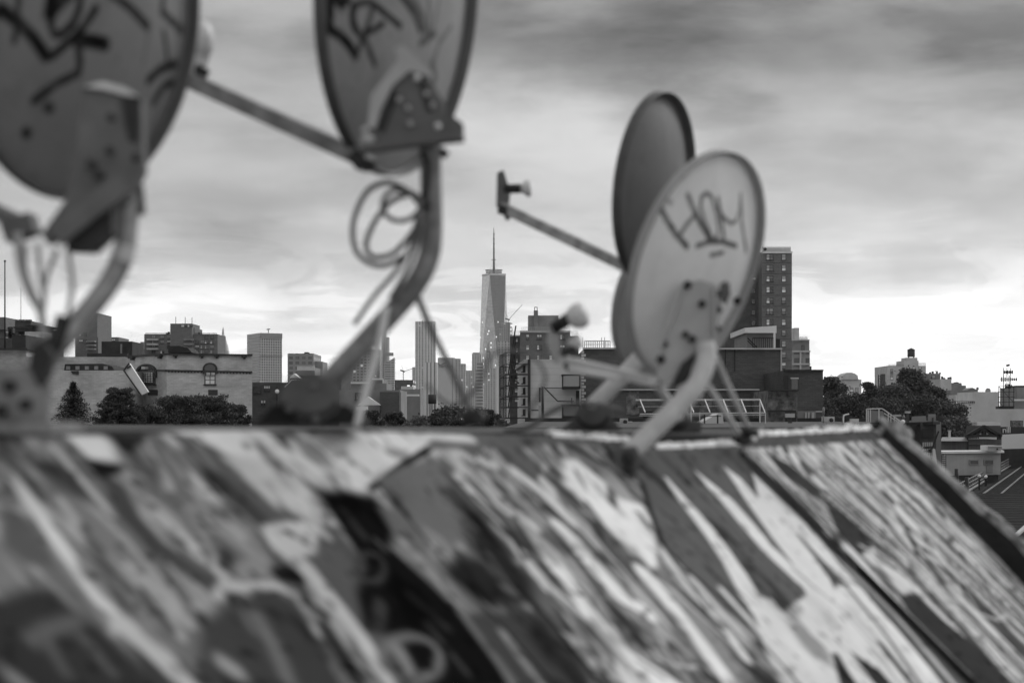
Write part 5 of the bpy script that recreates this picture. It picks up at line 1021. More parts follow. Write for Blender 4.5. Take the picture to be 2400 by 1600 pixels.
# ------------------------------------------------------------------ centre right: brick apartments, pale house, brick wall
def project_near():
    Y = 480.; t = bthing('apartment_block', 'brick apartment block with a pale rooftop box and chimney behind the pale house', 'apartment building', 1270, Y)
    block(t, 1219, 1336, Y, 18, 777, c_brick2, top=c_gravel); block(t, 1195, 1219, Y + 8, 14, 787, c_brick3, name='side_wing', top=c_gravel); block(t, 1336, 1356, Y + 8, 14, 787, c_brick3, name='side_wing', top=c_gravel)
    m = MB(); zt = ZZ(777, Y)
    m.box(P(1218, 0, Y).x, P(1337, 0, Y).x, Y - .3, Y + .2, zt - .25, zt + .25); m.box(P(1194, 0, Y + 8).x, P(1218.5, 0, Y + 8).x, Y + 7.7, Y + 8.2, ZZ(788.5, Y + 8), ZZ(785, Y + 8)); m.build('coping', c_trim, t)
    block(t, 1238, 1309, Y + 4, 8, 739, c_mid, name='rooftop_box', top=c_trim); block(t, 1251, 1261, Y + 3.4, 1.2, 727, c_mid, name='chimney', z0=ZZ(777, Y)); b = MB(); [b.bar(P(x, 727, Y + 3.6), P(x, 720, Y + 3.6), .16) for x in (1253, 1259)]; b.bar(P(1252.5, 720, Y + 3.6), P(1259.5, 720, Y + 3.6), .16); b.build('chimney_cap', c_iron, t)
    rail_fence(t, 1223, 1336, Y - .1, 767, 777, 24, c_steel, th=.07); rail_fence(t, 1197, 1219, Y + 7.8, 776, 786, 6, c_steel, th=.07); rail_fence(t, 1336, 1354, Y + 7.8, 776, 786, 6, c_steel, th=.07)
    r = random.Random(3)
    for y in (789.5, 814, 838, 862):
        for x, w, l in ((1236.5, .8, 1), (1264, 1.35, 2), (1291, .8, 1), (1318, 1.35, 2)): window(t, P(x, y, Y - .01), w, 1.3, l, r.choice('mhac'))
        window(t, P(1210, y + 7, Y + 7.98), .8, 1.05, 1, r.choice('md'))
    for y in (893, 915, 937): window(t, P(1210, y, Y + 7.98), .8, 1.05, 1, 'm')
    for k_ in (801, 826, 850): pass
project_near()
def pale_house():
    t = bthing('pale_house', 'pale sided narrow house with fire escapes on its side and caged balconies', 'house', 1300, 80); a, b_, c = (1213, 94), (1240, 80), (1362, 80); A, B, C = XY(*a), XY(*b_), XY(*c); wl, wr = (A, B), (B, C)
    zt = ZZ(842, 80); m = MB(); m.prism([A, B, C, (C[0], A[1])], 0, zt, 0, 1); m.build('wall', [c_side, c_gravel], t)
    m = MB(); wslab(m, [(1213, 868), (1239.6, 851), (1239.6, 842), (1213, 860)], wl, .2); m.build('cornice', c_trim, t)
    m = MB(); m.bar(hitw(1240, 842, wr, .06), hitw(1240, 1010, wr, .06), .12); m.build('corner_pipe', c_frame, t)
    # fire escapes on the receding side
    for y in (878, 905, 930, 955, 980):
        m = MB()
        p0, p1 = hitw(1216, y, wl, .1), hitw(1237, y - 1, wl, .1); n = Vector((B[1] - A[1], -(B[0] - A[0]), 0)).normalized(); n = n if n.x < 0 else -n; q0, q1 = p0 + n * .9, p1 + n * .9; up = Vector((0, 0, .9))
        for u, v in ((p0, q0), (q0, q1), (q1, p1)): m.bar(u, v, .05); m.bar(u + up, v + up, .03)
        for s in range(7): m.bar(q0 + (q1 - q0) * s / 6, q0 + (q1 - q0) * s / 6 + up, .035)
        m.bar(p0 + n * .5, p1 + n * .5 + Vector((0, 0, 2.0)), .05); m.build('fire_escape', c_frame, t)
        wwin(t, 1230, y - 14, wl, 1.0, .28, 1, 'm')
    for px, y0, y1 in ((1326, 880, 912), (1326, 950, 980)):
        m = MB(); x0, x1 = P(1317, 0, 80).x, P(1357, 0, 80).x; z0, z1 = ZZ(y1, 80), ZZ(y0, 80); m.box(x0, x1, 78.9, 79.98, z0, z0 + .10)
        for x in (x0, x1): m.bar((x, 78.92, z0), (x, 78.92, z1), .06)
        m.bar((x0, 78.92, z1), (x1, 78.92, z1), .06); m.bar((x0, 78.92, z1), (x0, 79.95, z1), .06)
        k = 5
        for i in range(-6, k + 1):
            xa = x0 + (x1 - x0) * i / k; xb = xa + (x1 - x0) * 6 / k; t0 = max(0, (x0 - xa) / (xb - xa)); t1 = min(1, (x1 - xa) / (xb - xa))
            if t1 > t0:
                h = z1 - z0; m.bar((xa + (xb - xa) * t0, 78.93, z1 - h * t0), (xa + (xb - xa) * t1, 78.93, z1 - h * t1), .028)
                if y0 > 900: m.bar((xa + (xb - xa) * t0, 78.91, z0 + h * t0), (xa + (xb - xa) * t1, 78.91, z0 + h * t1), .026)
        m.build('caged_balcony', c_iron, t)
    m = MB(); m.slab([P(1350, 915, 79.9), P(1350, 948, 79.9), P(1358, 948, 79.9), P(1358, 915, 79.9)], .05); m.build('door', c_iron, t)
    m = MB(); pts = [P(1274, 906, 79.5), P(1307, 940, 79.5), P(1345, 940, 79.5)]; m.bar(pts[0], pts[1], .05); m.bar(pts[1], pts[2], .05); m.bar(P(1274, 909, 79.5), P(1318, 909, 79.5), .03); m.bar(P(1340, 932, 79.2), P(1340, 948, 79.2), .04); m.build('pipe', c_iron, t)
    m = MB(); m.bar(P(1245, 961, 79.7), P(1266, 961, 79.7), .05, .05); m.bar(P(1265, 908, 79.8), P(1265, 942, 79.8), .08); m.build('bracket_arm', c_iron, t)
pale_house()
t = pole('street_post', 'dark upright post in front of the pale house', 1272, 906, 1012, 70, .05, .05, False); b = MB(); b.bar(P(1265, 950, 70.2), P(1265, 1010, 70.2), .09); b.build('sign_strip', c_trim, t)
b = MB(); b.obox(P(1204, 884, 84), (1, 0, .45), (0, 1, 0), (-.45, 0, 1), .12, .1, .09); b.bar(P(1204, 890, 84), P(1216, 898, 86), .05); tag(b.build('flood_lamp', c_iron, loc=P(1206, 890, 84)), 'dark flood lamp sticking out from the pale house side', 'lamp')
def brick_long():
    Y = 84.; t = bthing('brick_building', 'long dark brick building with pale quoins and a white fence on its roof', 'building', 1600, Y)
    block(t, 1368, 1832, Y, 14, 818, c_brick, top=c_gravel)
    m = MB()
    for i in range(17): y = 822 + 7.4 * i; w = 10 if i % 2 else 6; x = 1363; m.slab([P(x, y + 5.6, Y - .05), P(x + w, y + 5.6, Y - .05), P(x + w, y, Y - .05), P(x, y, Y - .05)], .2)
    m.build('quoin', c_light, t)
    m = MB(); m.bar(P(1366, 816.5, Y), P(1832, 817.5, Y), .35, .07); m.build('coping', c_trim, t)
    rail_fence(t, 1370, 1430, Y + .3, 799, 815, 12, c_white, 'roof_fence', .045); b = MB(); [b.bar(P(x, 815, Y + .4), P(x, 790, Y + .4), .03) for x in (1410, 1417, 1366)]; b.build('aerial', c_steel, t)
    m = MB(); m.bar(P(1831, 818, Y - .05), P(1831, 885, Y - .05), .06); m.build('downpipe', c_trim, t)
    for x in (1700, 1722): m = MB(); m.bar(P(x, 818, Y - .1), P(x, 870, Y - .1), .04); m.build('cable_run', c_iron, t)
brick_long()
t = bthing('roof_pavilion', 'white topped stair pavilion on the long brick roof in front of the tall tower', 'pavilion', 1780, 90); block(t, 1750, 1818, 90, 5, 780, c_mid, z0=ZZ(818, 90)); 
b = MB(); a, c = XY(1746, 89.5), XY(1820, 89.5); b.prism([a, c, (c[0], 95.5), (a[0], 95.5)], ZZ(780, 89.5), [ZZ(768, 89.5), ZZ(763, 89.5), ZZ(763, 89.5), ZZ(768, 89.5)]); b.build('roof_fascia', c_white, t)
b = MB(); [b.bar(P(x, 818, 89.3), P(x, 792, 89.3), .03) for x in range(1764, 1815, 5)]; b.bar(P(1764, 792, 89.3), P(1814, 792, 89.3), .04); b.bar(P(1752, 792, 89.2), P(1775, 815, 89.2), .06); b.bar(P(1752, 798, 89.2), P(1770, 816, 89.2), .05); b.build('stair_rail', c_iron, t); b = MB(); b.bar(P(1815, 818, 89.3), P(1815, 780, 89.3), .09); b.build('downpipe', c_white, t)
b = MB(); b.bar(P(1822, 818, 91), P(1822, 795, 91), .22); tag(b.build('flue_pipe', c_cop, loc=P(1822, 818, 91)), 'stout dark flue at the right end of the long brick roof', 'flue')
def brick_low():
    Y = 66.; t = bthing('brick_annex', 'lower brick wing with bricked-up windows and a pale wall cap', 'building', 1600, Y); block(t, 1440, 1779, Y, 10, 914, c_brick, top=c_gravel)
    m = MB(); m.bar(P(1440, 913, Y), P(1779, 913, Y), .25, .05); m.build('coping', c_trim, t)
    for x0, x1 in ((1468, 1498), (1640, 1668)): m = MB(); m.slab([P(x0, 972, Y - .03), P(x1, 972, Y - .03), P(x1, 916, Y - .03), P(x0, 916, Y - .03)], .06); m.build('bricked_window', c_stone, t)
    m = MB(); m.slab([P(1507, 1000, Y - .04), P(1529, 1000, Y - .04), P(1529, 964, Y - .04), P(1507, 964, Y - .04)], .06); m.build('door', c_iron, t)
brick_low()
def block_right():
    Y = 78.; t = bthing('brick_building', 'plain square brick building with one dark window left of the trees', 'building', 1880, Y); block(t, 1836, 1929, Y, 10, 868, c_brick3, top=c_gravel)
    m = MB(); m.slab([P(1855, 913, Y - .05), P(1870, 913, Y - .05), P(1870, 886, Y - .05), P(1855, 886, Y - .05)], .06); w = m.build('window', c_paned, t)
    m = MB(); m.slab([P(1853, 915, Y - .08), P(1872, 915, Y - .08), P(1872, 912.5, Y - .08), P(1853, 912.5, Y - .08)], .1); m.slab([P(1853, 887.5, Y - .08), P(1872, 887.5, Y - .08), P(1872, 884.5, Y - .08), P(1853, 884.5, Y - .08)], .1); m.build('sill', c_trim, w)
    m = MB(); m.slab([P(1838, 915, Y - .06), P(1848, 915, Y - .06), P(1848, 880, Y - .06), P(1838, 880, Y - .06)], .1); m.build('shutter', c_iron, t)
    m = MB(); m.bar(P(1836, 867.5, Y), P(1929, 867.5, Y), .3, .05); m.build('coping', c_cop, t)
    block(t, 1870, 1912, 74, 4, 963, c_mid, name='porch', top=c_trim); block(t, 1911, 1931, 75, 3, 962, c_brick, name='porch', top=c_trim); m = MB(); [m.bar(P(x, 985, 73.9), P(x, 966, 73.9), .1) for x in (1890, 1894, 1905)]; m.build('porch_post', c_trim, t); m = MB(); m.bar(P(1911, 964, 74.9), P(1931, 964, 74.9), .05); m.bar(P(1911, 982, 74.9), P(1931, 982, 74.9), .05); m.build('trim_band', c_trim, t)
block_right()
t = simple('stone_pier', 'rough rubble stone wall block right of the steel canopy', 'wall', 1800, 1869, 62, 4, 915, c_stone, extra=[('lower_wall', 1801, 1840, -2, 2, 962, 990, c_stone), ('recess', 1838, 1866, -.2, .3, 961, 992, c_dark)]); b = MB(); b.bar(P(1800, 914, 61.8), P(1870, 914, 61.8), .4, .05); b.bar(P(1800, 963, 59.8), P(1842, 963, 59.8), .3, .06); b.build('coping', c_cop, t)
def project_tower():
    Y = 490.; t = bthing('apartment_tower', 'tall brick apartment tower with a railed white roof edge behind the pale dish', 'apartment building', 1820, Y)
    block(t, 1786, 1856, Y, 20, 592, c_brick2, top=c_gravel); block(t, 1700, 1786, Y + 7, 16, 592, c_brick3, name='side_wing', top=c_gravel)
    m = MB(); z = ZZ(592, Y); m.box(P(1785, 0, Y).x, P(1857, 0, Y).x, Y - .3, Y + .3, z - .2, z + .28); m.build('coping', c_white, t); rail_fence(t, 1787, 1853, Y + 1, 578, 591, 18, c_steel, th=.08); m = MB(); m.slab([P(1787, 590, Y + 2), P(1853, 590, Y + 2), P(1853, 580, Y + 2), P(1787, 580, Y + 2)], .3); m.build('roof_screen', c_light, t)
    m = MB(); m.lathe(P(1793, 584, Y + 1), (0, -1, 0), [(0, .42), (.2, .42), (.2, .2)], 14); m.build('roof_fan', c_iron, t)
    r = random.Random(8)
    for i in range(17):
        y = 602.5 + 25.4 * i; window(t, P(1804, y, Y - .01), 1.9, 1.6, 2, r.choice('mahbc')); window(t, P(1837, y, Y - .01), 1.1, 1.6, 1, r.choice('hmabd')); window(t, P(1766, y + 2, Y + 6.99), 1.2, 1.3, 1, r.choice('mhbd'))
    m = MB()
    for i in range(13): y = 616 + 25.4 * i; m.bar(P(1786, y, Y), P(1856, y, Y), .06, .10)
    m.build('floor_band', c_cop, t)
project_tower()
t = simple('loft_tower', 'pale modern apartment building with big gridded windows right of the tall brick tower', 'apartment building', 1857, 1897, 560, 16, 797, c_mid, extra=[('lower_wall', 1857, 1898, -2, 14, 822, 978, f_resid), ('stair_head', 1862, 1873, 3, 5, 768, 799, c_light), ('edge_tower', 1897, 1902, 2, 6, 858, 978, c_dark)])
b = MB(); b.bar(P(1857, 796.5, 559.5), P(1897, 796.5, 559.5), .6, .35); b.bar(P(1857, 823, 557.5), P(1899, 823, 557.5), .6, .5); b.bar(P(1857, 853, 557.5), P(1899, 853, 557.5), .6, .5); b.bar(P(1876, 823, 557.6), P(1876, 870, 557.6), .5); b.build('floor_band', c_light, t); rail_fence(t, 1874, 1892, 560, 790, 797, 8, c_iron, th=.1); win_grid(t, [1861, 1868, 1882], [814, 816], 559.9, 1.0, 1.3, 1, 4, .3)
# ------------------------------------------------------------------ right: far buildings
def dome_house():
    Y = 900.; t = bthing('apartment_block', 'pale building with a rounded stepped top left of the tall tree', 'building', 1995, Y); block(t, 1970, 2019, Y, 20, 889, c_light, top=c_gravel)
    b = MB(); b.slab([P(1972, 889, Y - 1), P(2012, 889, Y - 1), P(2010, 880, Y - 1), (P(2005, 876, Y - 1)), P(1997, 873, Y - 1), P(1985, 873, Y - 1), P(1977, 878, Y - 1)], 16); b.build('rounded_top', c_light, t)
    win_grid(t, [1996, 2008], [913, 925], Y - .01, 1.6, 2.0, 1, 4, 0)
dome_house()
def prewar():
    Y = 620.; t = bthing('apartment_block', 'big stepped prewar building carrying a wooden water tower', 'apartment building', 2125, Y); block(t, 2080, 2170, Y, 22, 857, c_light, top=c_gravel); block(t, 2118, 2153, Y + 4, 12, 845, c_light, name='penthouse', top=c_gravel); block(t, 2080, 2120, Y - 2, 14, 860, c_light, name='front_wing', top=c_gravel); block(t, 2124, 2150, Y + 5, 8, 838, c_light, name='tank_base', top=c_trim)
    win_grid(t, [2090, 2104, 2112], [870, 884, 896], Y - 2.01, .9, 1.6, 1, 3, .2); win_grid(t, [2128, 2142, 2156], [864, 876], Y - .01, .9, 1.4, 1, 5, .2); rail_fence(t, 2082, 2118, Y - 1.9, 854, 860, 12, c_mid, th=.1); rail_fence(t, 2152, 2169, Y, 851, 857, 6, c_mid, th=.1)
    k = Y / F; w = thing('water_tower', 'round wooden water tower with a conical roof on the prewar building', 'water tower', P(2135.5, 838, Y + 9)); c = P(2135.5, 836, Y + 9)
    b = MB(); b.lathe(c, (0, 0, 1), [(0, 8.6 * k), (16 * k, 8.4 * k)], 18); tk = b.build('tank', c_brick3, w); b = MB(); b.lathe(c + Vector((0, 0, 16 * k)), (0, 0, 1), [(0, 9.6 * k), (1.5 * k, 8 * k), (4.6 * k, .6 * k), (5.5 * k, .2 * k)], 18); b.build('roof', c_dark, w)
    b = MB(); [b.tube([c + Vector((8.7 * k * math.cos(a), 8.7 * k * math.sin(a), h * k)) for a in np.linspace(0, 2 * math.pi, 19)[:-1]], .10, 5, closed=True) for h in (3, 8, 13)]; b.build('hoop', c_iron, tk)
    for s in (-1, 1): b = MB(); b.bar(c + Vector((s * 6 * k, 0, -3 * k)), c + Vector((s * 6 * k, 0, 0)), .35); b.build('leg', c_iron, w)
prewar()
t = simple('chimney_stack', 'pair of thin dark stacks left of the prewar building', 'chimney', 2068, 2075, 600, 3, 876, c_brick3); b = MB(); [b.bar(P(2060 + dx, 978, 600), P(2060 + dx, 878, 600), .25) for dx in (-1, 4)]; [b.bar(P(2059, 880 + 6 * i, 600), P(2064, 883 + 6 * i, 600), .15) for i in range(6)]; b.build('lattice_stack', c_iron, t)
t = simple('apartment_block', 'grey apartment house with roof clutter right of the prewar building', 'apartment building', 2176, 2204, 560, 16, 875, c_mid); win_grid(t, [2188], [885, 897], 559.9, 1.1, 1.6, 1, 3, 0); b = MB(); [b.bar(P(x, 876, 561), P(x, y, 561), .5) for x, y in [(2180, 872), (2186, 870), (2196, 871), (2203, 873)]]; b.bar(P(2192, 870, 561), P(2198, 870, 561), .2); b.build('roof_vent', c_iron, t)
t = simple('apartment_block', 'second grey house with dark chimneys behind the right tree slope', 'apartment building', 2204, 2230, 500, 14, 888, c_light); b = MB(); [b.bar(P(x, 890, 501), P(x, y, 501), .45) for x, y in [(2208, 882), (2213, 885), (2223, 884), (2228, 883)]]; b.build('chimney', c_iron, t)
simple('office_block', 'square grey block with a lower right wing on the horizon', 'building', 2232, 2254, 700, 14, 897, c_mid, extra=[('wing', 2254, 2264, 2, 12, 903, 978, c_mid), ('stair_head', 2241, 2247, 3, 4, 895, 899, c_dark)])
t = simple('row_house', 'low pale house with a dark square window in front of the blank wall', 'house', 2240, 2268, 330, 8, 925, c_light); window(t, P(2255, 931, 329.98), .5, .5, 1, 'd')
t = simple('row_house', 'dark topped house with a small gabled roof left of the blank wall', 'house', 2228, 2292, 380, 10, 914, c_mid); b = MB(); b.slab([P(2266, 914, 382), P(2292, 914, 382), P(2279, 908, 382)], 5); b.bar(P(2291, 914, 381), P(2291, 907, 381), .4); b.build('gable_roof', c_mid, t)
def blank_wall():
    Y = 300.; t = bthing('warehouse', 'large blank pale warehouse wall below the antenna frame', 'warehouse', 2330, Y); b = MB()
    for q in ([(2235, 945), (2285, 940), (2285, 918), (2340, 918), (2340, 958), (2470, 958), (2470, 1030), (2235, 1030)],): b.slab([P(x, y, Y) for x, y in q][::-1], 12)
    b.build('wall', c_light, t); block(t, 2235, 2470, Y + 3, 10, 1015, c_light, name='base'); b = MB(); b.lathe(P(2316, 916, Y + 2), (-.4, -1, .2), [(0, .1), (.1, .35), (.2, .45)], 12); b.build('roof_dish', c_mid, t); rail_fence(t, 2235, 2284, Y - .1, 940, 945, 10, c_iron, 'gutter', .06)
blank_wall()
def antenna():
    Y = 260.; t = bthing('cell_mast', 'dark steel lattice of cell antennas standing on the warehouse roof', 'antenna', 2360, Y); t.location.z = ZZ(958, Y); k = Y / F; b = MB()
    for x in (2341, 2352, 2365, 2376):
        for dy in (0, 2.2): b.bar(P(x, 958, Y + dy), P(x, 880 if x in (2352, 2365) else 905, Y + dy), .09)
    for y in (905, 918, 930, 942, 952): b.bar(P(2339, y, Y), P(2378, y, Y), .07); b.bar(P(2339, y, Y + 2.2), P(2378, y, Y + 2.2), .07)
    for i in range(4): b.bar(P(2341 + 11 * (i % 3), 905 + 12 * i, Y), P(2352 + 11 * (i % 3), 917 + 12 * i, Y), .06)
    for x in (2352, 2360, 2368): b.bar(P(x, 905, Y), P(x, 862, Y), .08)
    b.build('lattice', c_iron, t)
    r = random.Random(4)
    for y, x0, x1, n in ((872, 2352, 2374, 6), (889, 2344, 2384, 9), (905, 2354, 2372, 5)):
        b = MB(); b.bar(P(x0, y, Y), P(x1, y, Y), .08)
        for i in range(n): x = x0 + (x1 - x0) * (i + .5) / n; h = r.uniform(3, 6); b.box(P(x - 1.1, 0, Y).x, P(x + 1.1, 0, Y).x, Y - .25, Y - .05, ZZ(y + h, Y), ZZ(y - h, Y))
        b.build('antenna_array', c_iron, t)
    b = MB(); b.bar(P(2359, 857, Y), P(2366, 855, Y), .25); b.build('beacon', c_iron, t); b = MB(); b.box(P(2342, 0, Y).x, P(2378, 0, Y).x, Y + .5, Y + 2, ZZ(958, Y), ZZ(952, Y)); b.build('equipment_box', c_iron, t)
antenna()
t = simple('warehouse', 'grey rear building with a flat white capped roof at the right edge', 'warehouse', 2384, 2480, 340, 12, 907, c_mid, extra=[('upper_box', 2384, 2480, 5, 8, 903, 912, c_dark), ('low_wing', 2378, 2480, -6, 6, 937, 978, c_mid)]); b = MB(); b.bar(P(2376, 937, 333.5), P(2400, 937, 333.5), .5, .3); b.build('roof_cap', c_white, t)
c_wood = mat('dark_planks', .028, .95, .4, 1.2, spec=.05)
# ------------------------------------------------------------------ right: station, trailer, elevated track
def station():
    Y = 215.; t = bthing('station_house', 'dark gabled station house with a ribbed metal roof beside the track', 'station', 2300, Y); block(t, 2205, 2346, Y, 12, 1030, c_corr, top=c_corr)
    b = MB(); p = [P(2266, 997, Y + 6), P(2347, 997, Y + 6)]; b.face([P(2262, 1022, Y - .6), P(2306, 997, Y - .2), P(2306, 997, Y + 9), P(2262, 1022, Y + 9)][::-1]); b.face([P(2306, 997, Y - .2), P(2348, 1021, Y - .6), P(2348, 1021, Y + 9), P(2306, 997, Y + 9)][::-1])
    b.slab([P(2264, 1020, Y + 4), P(2347, 1020, Y + 4), P(2345, 997, Y + 4), P(2267, 997, Y + 4)], .2); b.build('roof', c_corr, t)
    b = MB(); b.bar(P(2262, 1023, Y - .7), P(2306, 998, Y - .7), .3); b.bar(P(2306, 998, Y - .7), P(2348, 1022, Y - .7), .3); b.bar(P(2268, 1021, Y - .7), P(2344, 1021, Y - .7), .3); b.bar(P(2306, 1000, Y - .7), P(2306, 1020, Y - .7), .2); b.bar(P(2290, 1018, Y - .7), P(2306, 1006, Y - .7), .15); b.bar(P(2322, 1018, Y - .7), P(2306, 1006, Y - .7), .15); b.build('gable_truss', c_iron, t)
    for s in (-1, 1): b = MB(); b.slab([P(2306 + s * 6, 1012, Y - .4), P(2306 + s * 15, 1015, Y - .4), P(2306 + s * 6, 1019, Y - .4)][::s], .1); b.build('gable_light', c_pane, t)
    b = MB(); b.slab([P(2205, 1033, Y - 1.2), P(2268, 1033, Y - 1.2), P(2268, 1024, Y + 3), P(2209, 1024, Y + 3)], .2); b.build('side_roof', c_trail, t); b = MB(); b.bar(P(2268, 1056, Y - .3), P(2268, 1022, Y - .3), .15); b.bar(P(2268, 1043, Y - .2), P(2345, 1043, Y - .2), .1); b.build('downpipe', c_cop, t)
    b = MB(); b.slab([P(2348, 1052, Y + 15), P(2420, 1050, Y + 30), P(2420, 1015, Y + 32), P(2348, 1018, Y + 17)], .3); b.build('platform_roof', c_trail, t)
station()
o = text('nill', 1.15, c_white, P(2349, 1014, 250), 'wall_graffiti', space_character=.9); tag(o, 'tall white painted letters on the dark wall right of the gabled station', 'graffiti')
t = simple('brick_wall', 'dark wall with tall white letters behind the station', 'wall', 2345, 2470, 250.4, 2, 1000, c_cop, extra=[('upper_wall', 2372, 2398, .8, 1, 985, 1002, c_stone), ('shed', 2290, 2345, 4, 5, 989, 1010, c_white)])
def trailer():
    Y = 190.; t = bthing('site_cabin', 'pale ribbed metal cabin with two small windows by the elevated track', 'cabin', 2270, Y); t.location.z = ZZ(1116, Y); a, c = XY(2212, Y), XY(2345, Y + 3)
    b = MB(); b.prism([a, c, (c[0] + 1, c[1] + 4), (a[0] - .4, a[1] + 4)], ZZ(1114, Y), ZZ(1062, Y)); b.build('wall', c_trail, t)
    b = MB(); b.prism([(a[0] - .25, a[1] - .3), (c[0] + .3, c[1] - .3), (c[0] + 1.2, c[1] + 4.3), (a[0] - .7, a[1] + 4.3)], ZZ(1062, Y), ZZ(1057, Y)); b.build('roof', c_white, t); block(t, 2315, 2347, Y + 1, 3, 1044, c_light, name='roof_box', top=c_white, z0=ZZ(1057, Y)); b = MB(); b.bar(P(2314, 1044.5, Y + .8), P(2349, 1044.5, Y + .8), .3, .1); b.build('roof_box_lid', c_white, t)
    wl = (a, c)
    for x in (2281.5, 2316): 
        b = MB(); wslab(b, rect(x - 9, 1079, x + 9, 1087), wl, .08); w = b.build('window', c_paned, t); b = MB(); wslab(b, rect(x - 11, 1077, x + 11, 1079), wl, .12); wslab(b, rect(x - 11, 1087, x + 11, 1089), wl, .12); wslab(b, rect(x - 11, 1079, x - 9, 1087), wl, .12); wslab(b, rect(x + 9, 1079, x + 11, 1087), wl, .12); b.build('frame', c_mid, w)
    b = MB(); wslab(b, rect(2311, 1090, 2326, 1108), wl, .06); b.build('door', c_mid, t); b = MB(); b.lathe(P(2337, 1052, Y + .9), (0, -1, 0), [(0, .09), (.1, .09), (.1, .02)], 10); b.build('vent', c_iron, t)
    b = MB(); [b.bar(P(x, 1112, Y - .5), P(x, 1066, Y - .5), .05) for x in (2207, 2217)]; [b.bar(P(2207, 1070 + 5 * i, Y - .5), P(2217, 1070 + 5 * i, Y - .5), .05) for i in range(9)]; b.build('ladder', c_iron, t)
    b = MB(); b.prism([(a[0] + .2, a[1] + .1), (c[0] - .2, c[1] + .1), (c[0], c[1] + 3.6), (a[0], a[1] + 3.6)], 0, ZZ(1114, Y)); b.build('undercroft', c_dark, t)
trailer()
def track():
    A = Vector((38.0, 160, 0)); d = Vector((.292, .956, 0)); n = Vector((d.y, -d.x, 0)); L = 260; z = 8.35; t = thing('elevated_track', 'elevated railway track with side railings running away to the right', 'railway', tuple(A))
    q = lambda s, o, h: A + d * s + n * o + Vector((0, 0, h)); S0 = -16
    b = MB(); b.face([q(S0, 0, z), q(S0, 13, z), q(L, 13, z), q(L, 0, z)][::-1]); b.face([q(S0, 0, z - 1.2), q(S0, 0, z), q(L, 0, z), q(L, 0, z - 1.2)]); b.face([q(S0, 0, z - 1.2), q(S0, 13, z - 1.2), q(S0, 13, z), q(S0, 0, z)]); b.build('deck', c_wood, t)
    for o in (1.6, 3.05, 6.0, 7.45, 10, 11.4): b = MB(); b.bar(q(S0, o, z + .16), q(L, o, z + .16), .07, .14); b.build('rail', c_mid, t)
    b = MB(); [b.bar(q(S0 + 1.2 * i, 1.0, z + .05), q(S0 + 1.2 * i, 12, z + .05), .25, .1) for i in range(110)]; b.build('sleepers', c_dark, t)
    b = MB(); b.bar(q(S0, .2, z + .3), q(L, .2, z + .3), .2, .10); b.build('walkway_edge', c_mid, t)
    for o in (0., 13.):
        b = MB(); [b.bar(q(S0, o, z + h), q(L, o, z + h), .07) for h in (.5, .85, 1.2)]; [b.bar(q(S0 + 2.5 * i, o, z), q(S0 + 2.5 * i, o, z + 1.25), .07) for i in range(60)]; b.build('railing', c_mid, t)
    for s in range(-10, 160, 16):
        for o in (1.5, 11.5): b = MB(); b.bar(q(s, o, 0), q(s, o, z - 1.2), .5); b.build('leg', c_iron, t)
    r = random.Random(5)
    for i in range(9):
        s = r.uniform(0, 40); o = r.choice((4.5, 8.7, .6)); m = thing('track_signal', ['stubby', 'thin', 'tall'][i % 3] + ' dark signal post with a pale lamp head along the track', 'signal', tuple(q(s, o, z)), 'signal posts along the track'); h = (.9, 1.3, 1.8)[i % 3]
        b = MB(); b.bar(q(s, o, z), q(s, o, z + h), .14); b.build('post', c_iron, m); b = MB(); b.ball(q(s, o, z + h), .16, 8, 6); b.build('lamp_head', c_white, m)
        m['label'] = ['stubby', 'thin', 'tall'][i % 3] + ' signal post with a pale head between the elevated rails'
    # platform with canopy on the far right
    p = thing('station_platform', 'station platform with a white edge and posts under a slanting canopy', 'platform', tuple(q(20, 13.5, 0))); b = MB()
    b.prism([tuple(q(16, 3.6 + 4.9, 0))[:2], tuple(q(16, 12, 0))[:2], tuple(q(150, 12, 0))[:2], tuple(q(150, 8.5, 0))[:2]], z + .05, z + 1.1); b.build('wall', c_cop, p); b = MB(); b.bar(q(15.5, 8.6, z + 1.2), q(150, 8.6, z + 1.2), .5, .22); b.build('platform_edge', c_white, p)
    b = MB(); [b.bar(q(24 + 6 * i, 10.6, z + 1.1), q(24 + 6 * i, 10.6, z + 4), .22) for i in range(18)]; b.build('canopy_posts', c_iron, p); b = MB(); b.face([q(20, 8.4, z + 4.3), q(20, 12.8, z + 3.9), q(150, 12.8, z + 3.9), q(150, 8.4, z + 4.3)][::-1]); b.bar(q(20, 8.4, z + 4.2), q(150, 8.4, z + 4.2), .2, .35); b.build('canopy', c_trim, p)
track()
for px, y0, y1, lab in ((2242, 1098, 1142, 'tall dark timber post at the near end of the track'), (2266, 1118, 1158, 'short dark timber post where the track meets the plank roof')):
    b = MB(); b.tube([P(px, y1, 150), P(px, y0, 150)], .16, 8); tag(b.build('timber_post', c_iron, loc=P(px, y1, 150)), lab, 'post')
